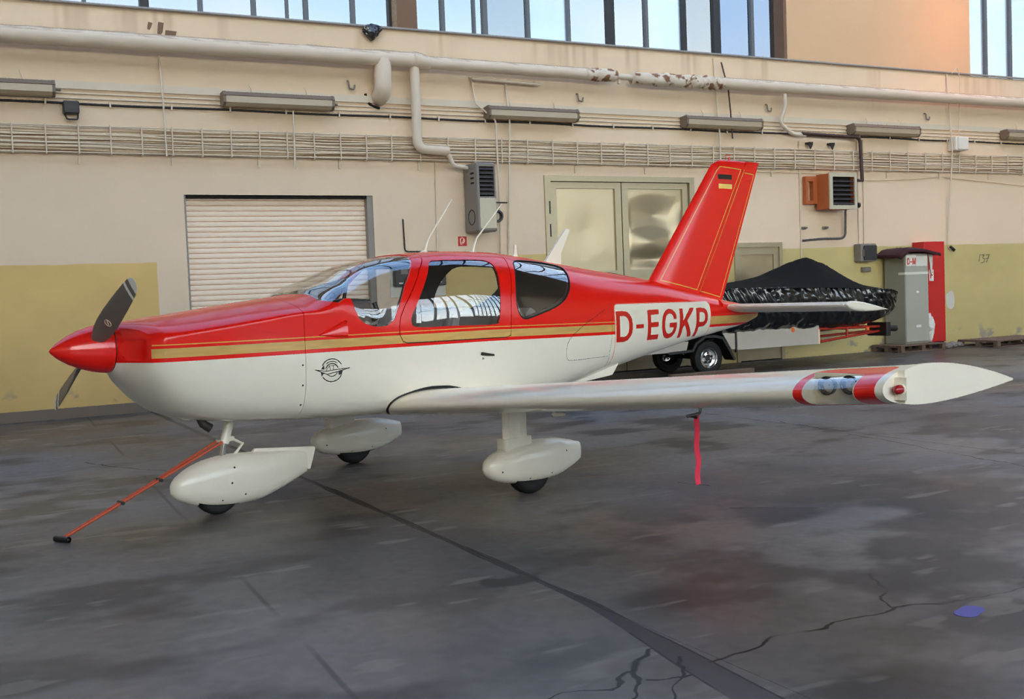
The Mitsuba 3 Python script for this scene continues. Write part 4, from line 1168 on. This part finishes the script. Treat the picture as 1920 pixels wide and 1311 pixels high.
put(k + '__plug', tube([(19.0, vy - .05, 2.14), (19.10, vy - .06, 2.06)], [.03, .038], 8), 'mat_black_plastic', True)

# small tube lamp high on the wall
k = thing('tube_rail', 'short horizontal rail bracket under the pipe above the middle strip light', 'rail')
put(k + '__bar', tube([(7.56, 8.70, 5.12), (8.86, 8.70, 5.09)], .028, 10), 'mat_conduit', True)
for x in (7.56, 8.0, 8.3, 8.80):
    put(k + '__arm', tube([(x, 8.70, 5.11), (x, WY, 5.17)], .014, 6), 'mat_conduit', True)

# boxes
k = thing('wall_speaker', 'small dark box on the wall under the leftmost strip light', 'box')
put(k + '__case', rbox(1.16, 1.37, WY - .16, WY - .0, 4.29, 4.47, .02), 'mat_dark_case', 30)
put(k + '__bracket', tube(bend([(1.18, WY - .05, 4.30), (1.20, WY - .14, 4.21), (1.34, WY - .14, 4.21), (1.36, WY - .05, 4.30)], .03), .012, 6), 'mat_dark_case', True)
k = thing('junction_box', 'small white junction box on the wall near the right strip lights', 'box')
put(k + '__case', rbox(19.05, 19.42, WY - .22, WY, 4.20, 4.50, .02), 'mat_white_case', 30)
put(k + '__cover', rbox(19.10, 19.42, WY - .25, WY - .20, 4.22, 4.49, .015), 'mat_white_case', 30)
k = thing('bin_bag', 'crumpled black plastic bag hanging from the window sill', 'bag')
m = trimesh.creation.icosphere(3, .16)
v = np.array(m.vertices); v *= (1 + .8 * (meshkit.fbm(v * 9, 3, 5) - .5))[:, None]
v = v * [.85, .42, .85]; v[:, 0] *= np.clip(1 + v[:, 2] * 4.5, .25, 1.3)
m.vertices = v + [5.84, WY - .07, 5.76]
put(k + '__bag', m, 'mat_wrap_black', False)
k = thing('switch_box', 'grey electrical switch box on the wall left of the locker', 'box')
put(k + '__case', rbox(16.22, 16.66, 8.62, WY, 1.87, 2.24, .02), 'mat_grey_case', 30)
put(k + '__door', prism(rpoly([(16.29, 1.90), (16.64, 1.90), (16.64, 2.20), (16.29, 2.20)], .03), 8.59, 8.625), 'mat_dark_case')
put(k + '__handle', box(16.26, 16.275, 8.58, 8.62, 1.98, 2.12), 'mat_steel')
solo('wall_socket', cat(rbox(16.40, 16.62, 8.74, WY, 1.66, 1.76, .01), rbox(16.42, 16.60, 8.725, 8.745, 1.68, 1.74, .005)), 'mat_grey_case', 'small grey socket below the switch box', 'socket', 30)
for x, z, lb in ((14.86, 2.58, 'left small wall bolt under the orange heater'), (15.42, 2.58, 'right small wall bolt under the orange heater')):
    solo('wall_bolt', cat(tube([(x, WY, z), (x, WY - .12, z)], .02, 8), box(x - .05, x + .05, WY - .03, WY, z - .03, z + .03)), 'mat_grey_case', lb, 'bolt', False, 'wall bolts under the orange heater')
for x, lb in ((5.47, 'small angle hook left of the thick pipe elbow'), (9.72, 'small angle hook right of the middle strip light'), (14.03, 'small angle hook above the tail fin strip light'), (18.40, 'small angle hook left of the looped cable')):
    solo('wall_hook', tube(bend([(x - .06, WY, 4.99), (x - .06, WY - .05, 4.98), (x - .05, WY - .06, 4.86), (x + .03, WY - .06, 4.85), (x + .04, WY - .06, 4.92)], .02, 3), .014, 6), 'mat_grey_case', lb, 'hook', True, 'angle hooks above the strip lights')
for x0, x1, z0, z1 in ((2.38, 2.46, 5.56, 5.68), (2.52, 2.62, 5.50, 5.69), (2.62, 2.80, 5.45, 5.58)):
    put('wall_back__bare_patch', prism([(x0, z0 + .02), (x0 + .02, z1), (x1, z1 - .01), (x1 - .02, z0 + .05), (x1 - .05, z0)], WY - .003, WY + .002), 'mat_brown')
# two dark meters behind the cockpit glass
for x0, lb in ((6.02, 'left dark wall dispenser seen through the windscreen'), (6.66, 'right dark wall dispenser seen through the door window')):
    k = thing('wall_dispenser', lb, 'dispenser', 'dark dispensers on the wall')
    put(k + '__base', box(x0 - .04, x0 + .30, WY - .02, WY, 1.53, 2.06), 'mat_white_case')
    put(k + '__case', rbox(x0, x0 + .27, WY - .14, WY - .018, 1.70, 2.02, .02), 'mat_dark_case', 30)
    put(k + '__window', box(x0 + .10, x0 + .22, WY - .15, WY - .135, 1.90, 1.99), 'mat_grey_case')
    put(k + '__label', box(x0 + .06, x0 + .18, WY - .146, WY - .135, 1.745, 1.765), 'mat_white_case')

# fire sign
k = thing('fire_sign', 'small red sign with white hose symbol below the grey heater', 'sign')
put(k + '__plate', box(7.235, 7.395, WY - .006, WY, 2.345, 2.505), 'mat_sign_red')
cx, cz_ = 7.315, 2.425
put(k + '__symbol', cat(*[tube(q, .0085, 6) for q in ([(cx + .042 * math.cos(t) - .005, WY - .008, cz_ + .012 + .045 * math.sin(t)) for t in np.linspace(2.4, -2.2, 16)],
                                                     [(cx - .04, WY - .008, cz_ + .045), (cx - .035, WY - .008, cz_ - .05), (cx - .01, WY - .008, cz_ - .058)], [(cx + .0, WY - .008, cz_ - .03), (cx + .02, WY - .008, cz_ + .03)])]), 'mat_sign_white')

# grey wall heater
k = thing('wall_heater', 'tall grey wall mounted fan heater with louvres beside the steel door', 'heater')
hx0, hx1, hy, hz0, hz1 = 7.37, 7.73, 8.30, 2.55, 3.69
cs = man(rbox(hx0, hx1, hy, WY - .01, hz0, hz1, .035)) - man(box(hx0 + .05, hx1 - .04, hy - .1, hy + .10, 3.13, 3.62))
put(k + '__case', unman(cs), 'mat_grey_case', 30)
put(k + '__front_panel', rbox(hx0 + .04, hx1 - .02, hy - .012, hy + .01, 2.60, 3.10, .008), 'mat_beige_case', 30)
put(k + '__grille_back', box(hx0 + .05, hx1 - .04, hy + .09, hy + .1, 3.13, 3.62), 'mat_gap')
for i in range(7):
    z = 3.155 + i * .068
    put(k + '__slat', prism([(hy + .002, z), (hy - .004, z + .006), (hy + .055, z + .058), (hy + .06, z + .05)], hx0 + .05, hx1 - .04, 'x'), 'mat_louver')
put(k + '__badge', lathe([(0, 0), (0, .105), (.006, .105), (.006, 0)], (hx0 + .19, hy - .010, 2.83), (0, -1, 0), 28), 'mat_beige_case')
put(k + '__side_fan', lathe([(0, 0), (0, .13), (.01, .13), (.01, .115), (-.0, .11)], (hx0 + .004, 8.53, 2.80), (-1, 0, 0), 28), 'mat_dark_case')
for z in (3.52, 3.44, 3.36):
    put(k + '__side_vent', box(hx0 - .004, hx0 + .01, 8.40, 8.52, z - .014, z + .014), 'mat_gap')
put(k + '__duct_ring', lathe([(-.02, .07), (0, .105), (.03, .11), (.06, .10), (.06, .07)], (7.90, 8.66, 2.83), (0, -1, 0), 24), 'mat_dark_case', 40)
put(k + '__duct_bar', tube([(7.68, 8.62, 3.06), (8.12, 8.68, 3.06)], .012, 6), 'mat_iron')

# orange unit heater
k = thing('unit_heater', 'orange unit heater with dark louvres high on the wall', 'heater')
ox0, ox1, oy0, oy1, oz0, oz1 = 15.15, 15.86, 8.36, 8.74, 2.93, 3.63
cs = man(rbox(ox0, ox1, oy0, oy1, oz0, oz1, .015)) - man(box(ox0 + .06, ox1 - .05, oy0 - .1, oy0 + .12, oz0 + .06, oz1 - .06))
put(k + '__case', unman(cs), 'mat_orange_case', 30)
put(k + '__front_frame', unman(man(box(ox0 - .01, ox1 + .01, oy0 - .02, oy0 + .01, oz0 - .01, oz1 + .01)) - man(box(ox0 + .07, ox1 - .055, oy0 - .1, oy0 + .1, oz0 + .07, oz1 - .07))), 'mat_beige_case')
put(k + '__grille_back', box(ox0 + .05, ox1 - .05, oy0 + .11, oy0 + .12, oz0 + .05, oz1 - .05), 'mat_gap')
for i in range(6):
    z = oz0 + .085 + i * .088
    put(k + '__slat', prism([(oy0 + .0, z), (oy0 - .006, z + .008), (oy0 + .07, z + .05), (oy0 + .075, z + .04)], ox0 + .07, ox1 - .055, 'x'), 'mat_louver')
put(k + '__bracket', unman(man(box(14.86, ox0, 8.70, 8.80, 3.05, 3.60)) - man(box(14.92, ox0 - .1, 8.6, 8.9, 3.12, 3.50))), 'mat_orange_case')
kk = put(k + '__valve', cat(trimesh.creation.icosphere(2, .06, ).apply_translation((16.02, 8.60, 3.50)) if False else lathe([(-.06, 0), (-.06, .035), (-.02, .06), (.02, .06), (.06, .035), (.06, 0)], (16.02, 8.60, 3.52), (1, 0, 0), 14), tube([(15.86, 8.6, 3.52), (16.30, 8.6, 3.52)], .025, 10), tube([(16.02, 8.6, 3.52), (16.02, 8.45, 3.52)], .02, 8)), 'mat_brown_pipe', 40)
put(k + '__valve', cat(lathe([(-.05, 0), (-.05, .03), (-.02, .05), (.02, .05), (.05, .03), (.05, 0)], (16.00, 8.60, 3.02), (1, 0, 0), 14), tube([(15.86, 8.6, 3.02), (16.16, 8.6, 3.02)], .022, 10), lathe([(0, 0), (0, .055), (.05, .055), (.05, 0)], (16.12, 8.60, 3.02), (1, 0, 0), 14)), 'mat_iron', 40)
solo('heating_feed_pipe', tube(bend([(14.75, 8.66, 4.43), (16.30, 8.66, 4.40), (16.30, 8.62, 3.52)], .12), .036, 12), 'mat_brown_pipe', 'dark brown pipe dropping to the orange heater', 'pipe', True)
solo('heating_return_pipe', tube(bend([(15.92, 8.64, 3.0), (15.92, 8.72, 2.95), (15.92, 8.74, 2.36), (15.3, 8.74, 2.36), (14.78, 8.74, 2.33)], .14), .022, 10), 'mat_louver', 'grey pipe bending left below the orange heater', 'pipe', True)
solo('vent_riser', tube(bend([(14.25, 8.58, 5.17), (14.28, 8.60, 4.9), (14.18, 8.66, 4.62), (14.5, 8.68, 4.42), (14.85, 8.68, 4.40)], .12), .040, 12), 'mat_conduit', 'painted branch pipe curving from the big pipe to the brown feed pipe', 'pipe', True)
for x, lb in ((15.02, 'left small dark bracket under the brown feed pipe'), (15.60, 'right small dark bracket under the brown feed pipe')):
    solo('pipe_bracket', cat(box(x - .05, x + .05, 8.70, WY, 4.24, 4.28), prism([(x - .06, 4.24), (x + .06, 4.24), (x, 4.14)], 8.71, 8.73)), 'mat_iron', lb, 'bracket', False, 'brackets under the brown pipe')

# ------------------------------------------------------------------ locker, cloth, red case, pallets
def pallet(x0, x1, y0, y1, z0, label, rot=0.0):
    k = thing('pallet', label, 'pallet', 'wooden pallets by the back wall')
    ms = []
    n = 7
    w = (y1 - y0) / n
    for i in range(n):
        put(k + '__deck_board', box(x0, x1, y0 + i * w + .008, y0 + (i + 1) * w - .008, z0 + .118, z0 + .14), 'mat_pallet')
    for i in range(3):
        x = x0 + (x1 - x0 - .1) * i / 2
        put(k + '__stringer', box(x, x + .1, y0, y1, z0 + .096, z0 + .118), 'mat_pallet')
        for j in range(3):
            y = y0 + (y1 - y0 - .1) * j / 2
            put(k + '__block', box(x, x + .1, y, y + .1, z0 + .02, z0 + .096), 'mat_pallet')
    for j in range(3):
        y = y0 + (y1 - y0 - .1) * j / 2
        put(k + '__skid', box(x0, x1, y, y + .1, z0, z0 + .02), 'mat_pallet')


pallet(16.62, 17.90, 7.98, 8.78, 0, 'weathered wooden pallet under the grey locker')
pallet(18.75, 20.65, 7.40, 8.40, 0, 'weathered wooden pallet on the floor at the right edge')
k = thing('locker', 'tall grey metal locker with paper labels standing on a pallet', 'locker')
lx0, lx1, ly0, ly1, lz = 16.99, 17.66, 8.20, 8.74, .14
put(k + '__body', rbox(lx0, lx1, ly0, ly1, lz, 2.00, .012), 'mat_locker_side', 30)
dk = put(k + '__door', rbox(lx0 + .012, lx1 - .012, ly0 - .02, ly0 + .01, lz + .05, 1.97, .008), 'mat_locker', 30)
put(dk + '__knob', lathe([(0, 0), (0, .035), (.02, .03), (.03, .015), (.03, 0)], (17.33, ly0 - .02, 1.20), (0, -1, 0), 16), 'mat_white_case', 40)
put(dk + '__sticker', box(17.28, 17.42, ly0 - .024, ly0 - .018, .48, .53), 'mat_paper')
put(k + '__tape', cat(box(16.95 + .02, lx1 - .01, ly0 - .026, ly0 - .019, 1.57, 1.62), box(lx0 - .004, lx0 + .002, ly0, ly0 + .16, 1.57, 1.62)), 'mat_tape')
sg_ = thing('locker_sheet', 'paper sheet with red letters taped to the top of the locker', 'sheet')
put(sg_ + '__paper', cat(box(17.01, 17.30, ly0 - .028, ly0 - .021, 1.75, 1.965), box(17.31, 17.62, ly0 - .027, ly0 - .021, 1.74, 1.94)), 'mat_paper')
t = meshkit.text_mesh('D-M', .10, .003, True)
t.apply_scale([.24 / t.extents[0], .13 / t.extents[1], 1]); t.apply_translation(-t.bounds[0])
put(sg_ + '__lettering', trimesh.Trimesh(np.stack([17.04 + t.vertices[:, 0], ly0 - .029 - t.vertices[:, 2], 1.775 + t.vertices[:, 1]], 1), t.faces[:, ::-1]), 'mat_letter')
# folded maroon cloth
gx, gy = np.meshgrid(np.linspace(16.78, 17.92, 40), np.linspace(8.08, 8.78, 22))
hz = 2.06 + .07 * np.sin((gx - 16.7) * 3.0) + .05 * (meshkit.fbm(np.stack([gx * 4, gy * 4, gx * 0], -1), 3, 8) - .5)
over = np.clip((16.99 - gx) / .21, 0, 1) + np.clip((8.19 - gy) / .11, 0, 1) * .4
hz = hz - .10 * over
V = np.stack([gx, gy, hz], -1)
nx_, ny_ = V.shape[1], V.shape[0]
top_ = V.reshape(-1, 3); bot_ = top_ - [0, 0, .06]
ii = np.arange(nx_ * ny_).reshape(ny_, nx_)
q = np.stack([ii[:-1, :-1], ii[:-1, 1:], ii[1:, 1:], ii[1:, :-1]], -1).reshape(-1, 4)
fs = [q, q[:, ::-1] + nx_ * ny_]
rim = list(ii[0]) + list(ii[1:, -1]) + list(ii[-1, ::-1][1:]) + list(ii[::-1, 0][1:-1])
fs.append(np.array([[rim[a], rim[a] + nx_ * ny_, rim[(a + 1) % len(rim)] + nx_ * ny_, rim[(a + 1) % len(rim)]] for a in range(len(rim))]))
solo('cloth', (np.vstack([top_, bot_]), np.vstack(fs)), 'mat_cloth_maroon', 'dark maroon folded cloth draped over the top of the locker', 'cloth', True)
k = thing('fire_cabinet', 'tall red cabinet standing against the wall behind the locker', 'cabinet')
put(k + '__body', rbox(17.9, 18.52, 8.50, WY - .005, .12, 2.25, .012), 'mat_red_case', 30)
put(k + '__label', cat(box(18.04, 18.17, 8.492, 8.50, 1.42, 1.66)), 'mat_paper')
t = meshkit.text_mesh('F', .12, .003, True); t.apply_translation(-t.bounds[0])
put(k + '__letter', trimesh.Trimesh(np.stack([18.07 + t.vertices[:, 0] * .9, 8.491 - t.vertices[:, 2], 1.48 + t.vertices[:, 1]], 1), t.faces[:, ::-1]), 'mat_letter')
put(k + '__plinth', box(17.93, 18.49, 8.53, WY - .01, 0, .12), 'mat_iron')
k = thing('rubbish_bag', 'white crumpled plastic bag between locker and red cabinet', 'bag')
m = trimesh.creation.icosphere(4, .22)
v = np.array(m.vertices); v *= (1 + .7 * (meshkit.fbm(v * 10, 3, 15) - .5))[:, None]
m.vertices = v * [.62, .6, 1.35] + [17.82, 8.36, .45]
put(k + '__sack', m, 'mat_paper', False)
solo('paper_scrap', trimesh.Trimesh(*(lambda a: (a[0], a[1]))((np.array([[17.72, 8.22, 1.98], [17.88, 8.25, 1.96], [17.90, 8.30, 1.55], [17.80, 8.24, 1.62], [17.74, 8.26, 1.98], [17.90, 8.29, 1.96], [17.92, 8.34, 1.55], [17.82, 8.28, 1.62]]), np.array([[0, 1, 2], [0, 2, 3], [4, 6, 5], [4, 7, 6], [0, 4, 5], [0, 5, 1], [1, 5, 6], [1, 6, 2], [2, 6, 7], [2, 7, 3], [3, 7, 4], [3, 4, 0]])))), 'mat_paper', 'white paper hanging beside the top right corner of the locker', 'paper')
k = thing('debris', 'grey crumpled rags on the floor beside the red cabinet', 'rags')
for j, (x, y, r) in enumerate(((18.35, 8.2, .10), (18.62, 8.25, .08), (18.62, 8.62, .06), (18.15, 8.15, .09))):
    m = trimesh.creation.icosphere(2, r); v = np.array(m.vertices); v *= (1 + .7 * (meshkit.fbm(v * 20, 2, 20 + j) - .5))[:, None]
    m.vertices = v * [1.2, 1, .7] + [x, y, r * .55]
    put(k + '__rag', m, 'mat_grey_case', False)

# ------------------------------------------------------------------ trailer with a wrapped boat
tr = thing('trailer', 'two wheeled trailer with red drawbar and pale side board behind the aeroplane tail', 'trailer')
for (y, s) in ((7.02, -1), (8.12, 1)):
    wv = put(tr + '__wheel', lathe([(-.07, .165), (-.085, .19), (-.088, .25), (-.07, .285), (0, .295), (.07, .285), (.088, .25), (.085, .19), (.07, .165)], (10.95, y, .295), (0, 1, 0), 40), 'mat_rubber', 40)
    put(wv + '__rim', lathe([(.07 * 1, .185), (.078, .18), (.072, .165), (.03, .155), (.02, .12), (.045, .10), (.05, .06), (.03, .035), (.03, 0)], (10.95, y, .295), (0, s, 0), 36), 'mat_chrome', 30)
    for a in np.arange(5) * 2 * np.pi / 5 + .3:
        put(wv + '__rim_slot', lathe([(0, 0), (0, .022), (.004, .022), (.004, 0)], (10.95 + .082 * math.cos(a), y + s * .046, .295 + .082 * math.sin(a)), (0, s, 0), 10), 'mat_gap')
    put(wv + '__hub', lathe([(0, 0), (0, .035), (.03, .028), (.034, 0)], (10.95, y + s * .03, .295), (0, s, 0), 16), 'mat_iron', 40)
    arc_ = [(10.95 + .36 * math.cos(a), .295 + .36 * math.sin(a)) for a in np.radians(np.linspace(8, 172, 16))]
    prof_ = [(11.42, .24)] + arc_ + [(10.45, .36)]
    fe = sg.LineString([(11.46, .25), (11.22, .62)] + [(11.05, .66), (10.85, .66)] + [(10.66, .56), (10.58, .44), (10.1, .42)]).buffer(.022)
    put(tr + '__mudguard', prism(fe, min(y - .13, y + .13), max(y - .13, y + .13)), 'mat_trailer_dark')
put(tr + '__axle', tube([(10.95, 7.0, .295), (10.95, 8.14, .295)], .035, 10), 'mat_trailer_dark')
for y in (7.2, 7.95):
    put(tr + '__chassis_rail', box(8.4, 13.4, y - .03, y + .03, .42, .52), 'mat_trailer_dark')
put(tr + '__side_board', box(11.50, 13.36, 6.86, 6.885, .40, .725), 'mat_trailer_board')
put(tr + '__board_trim', cat(box(11.48, 13.2, 6.85, 6.895, .725, .75), box(13.33, 13.37, 6.85, 6.895, .40, .66)), 'mat_shutter')
put(tr + '__side_board', prism([(11.20, .70), (11.46, .72), (11.46, .42), (11.38, .42)], 6.87, 6.89), 'mat_trailer_board')
put(tr + '__side_board', prism([(9.2, .42), (10.45, .44), (10.5, .60), (9.2, .60)], 6.90, 6.92), 'mat_trailer_board')
put(tr + '__board_edge', box(11.465, 11.49, 6.855, 6.89, .36, .73), 'mat_iron')
put(tr + '__side_marker', lathe([(0, 0), (0, .04), (.015, .035), (.015, 0)], (12.75, 6.86, .68), (0, -1, 0), 16), 'mat_amber', 40)
for a, b in (((13.36, 6.95, .66), (15.5, 7.45, .60)), ((13.36, 6.95, .42), (15.5, 7.45, .52)), ((13.36, 8.05, .66), (15.5, 7.60, .60)), ((13.36, 8.05, .42), (15.5, 7.60, .52)), ((14.35, 7.18, .64), (14.35, 7.18, .46)), ((14.35, 7.18, .62), (14.35, 7.88, .62)), ((12.0, 6.95, .66), (13.36, 6.95, .66)), ((12.0, 8.05, .66), (13.36, 8.05, .66))):
    put(tr + '__drawbar_strut', tube([a, b], .024, 8), 'mat_trailer_red', True)
put(tr + '__bumper_plate', rbox(15.44, 15.56, 7.25, 7.75, .42, .68, .015), 'mat_iron', 30)
put(tr + '__coupling', tube([(15.5, 7.5, .56), (15.95, 7.5, .54)], [.05, .06], 12), 'mat_iron', True)
put(tr + '__reflector', rbox(14.95, 15.03, 7.28, 7.31, .55, .61, .005), 'mat_amber')

bt = thing('wrapped_boat', 'long boat hull wrapped in shiny black film with a black tarpaulin peak, on the trailer', 'boat')
BX = np.array([8.55, 8.8, 9.4, 10.4, 11.4, 12.4, 13.2, 13.7, 14.2, 14.9, 15.4, 15.72, 15.80])
BW = PchipInterpolator(BX, [.62, .74, .84, .90, .93, .94, .92, .88, .80, .62, .44, .28, .20])
BB = PchipInterpolator(BX, [.72, .62, .58, .56, .56, .56, .57, .58, .60, .66, .76, .84, .90])
BD = PchipInterpolator(BX, [1.62, 1.58, 1.50, 1.45, 1.45, 1.44, 1.42, 1.40, 1.38, 1.34, 1.31, 1.27, 1.20])   # film's upper edge
BT = lambda x: float(np.interp(x, [8.55, 8.8, 9.4, 10.4, 11.2, 11.9, 12.3, 12.65, 13.15, 13.5, 13.72, 14.1, 14.45, 14.8, 15.3, 15.8], [1.80, 1.86, 1.80, 1.60, 1.53, 1.555, 1.60, 1.66, 1.83, 1.93, 1.965, 1.84, 1.63, 1.46, 1.37, 1.29]))
YC = 7.52


def hull_rows(xs_, lo):
    V = []
    for x in xs_:
        w, zb, zd = float(BW(x)), float(BB(x)), float(BD(x))
        if lo:
            s = np.linspace(0, 1, 40)
            yy = w * (1 - (1 - s) ** 2.6) ** .5 * (1 - .05 * np.clip((s - .8) / .2, 0, 1))
            zz = zb + (zd - zb) * s ** 1.25
            y = np.concatenate([-yy[::-1], yy[1:]]); z = np.concatenate([zz[::-1], zz[1:]])
            V.append(np.stack([np.full(len(y), x), YC + y, z], 1))
    return np.array(V)


xs_ = np.linspace(8.55, 15.80, 300)
V = hull_rows(xs_, True)
k_, n_ = V.shape[:2]
s_par = np.abs(np.linspace(-1, 1, n_))
S_, X_ = np.meshgrid(s_par, xs_)
# gathers: folds run slantwise down from the film's edge, crumples below
fold = np.sin(X_ * 40 + S_ * 22 + 5 * meshkit.noise(np.stack([X_ * 2.2, S_ * 2, X_ * 0], -1), 3))
crum = meshkit.fbm(np.stack([X_ * 6.5, S_ * 9, X_ * 0 + 3], -1), 4, 9) - .5
amt = .042 * np.sign(fold) * np.abs(fold) ** 1.5 * np.clip((S_ - .40) / .3, 0, 1) * meshkit.noise(np.stack([X_ * 1.2, S_, X_ * 0], -1), 8) + .075 * crum
cen = np.stack([X_ * 0, np.full_like(X_, YC), np.full_like(X_, 1.3)], -1)
dirv = V - np.stack([X_, np.full_like(X_, YC), np.full_like(X_, 1.25)], -1)
dirv /= np.linalg.norm(dirv, axis=-1, keepdims=True)
V = V + dirv * amt[..., None]
v = V.reshape(-1, 3)
ii = np.arange(k_ * n_).reshape(k_, n_)
q = np.stack([ii[:-1, :-1], ii[:-1, 1:], ii[1:, 1:], ii[1:, :-1]], -1).reshape(-1, 4)
v = np.vstack([v, V[0].mean(0), V[-1].mean(0)])
f3 = np.vstack([q[:, [0, 1, 2]], q[:, [0, 2, 3]], [[k_ * n_, ii[0, j + 1], ii[0, j]] for j in range(n_ - 1)], [[k_ * n_ + 1, ii[-1, j], ii[-1, j + 1]] for j in range(n_ - 1)]])
put(bt + '__film', trimesh.Trimesh(v, f3, process=False), 'mat_wrap_black', True)
V = []
xs2 = np.linspace(8.56, 15.78, 130)
for x in xs2:
    w, zd, zt_ = float(BW(x)) * .985, float(BD(x)) - .02, BT(x)
    s = np.linspace(-1, 1, 41)
    z = zd + (zt_ - zd) * (1 - np.abs(s) ** 1.25) + .012 * np.sin(np.arctan2(s, (x - 13.7) * .35) * 14) * (1 - np.abs(s)) * np.clip((zt_ - zd) * 2, 0, 1)
    V.append(np.stack([np.full(41, x), YC + s * (w + .03), z], 1))
V = np.array(V); k_, n_ = V.shape[:2]
ii = np.arange(k_ * n_).reshape(k_, n_)
q = np.stack([ii[:-1, :-1], ii[1:, :-1], ii[1:, 1:], ii[:-1, 1:]], -1).reshape(-1, 4)
put(bt + '__tarpaulin', (V.reshape(-1, 3), q), 'mat_tarp', True)
solo('timber_beam', rbox(9.9, 11.6, 6.55, 6.68, .0, .10, .01), 'mat_pallet', 'rough timber beam on the floor in front of the trailer wheel', 'beam', 30)
solo('floor_mark', prism(sg.Point(0, 0).buffer(.052).union(sg.Point(.085, .028).buffer(.05)).convex_hull, 0, .003, 'z').apply_translation((3.44, -4.50, 0)), 'mat_blue_mark', 'small blue paint mark on the floor at lower right', 'mark')
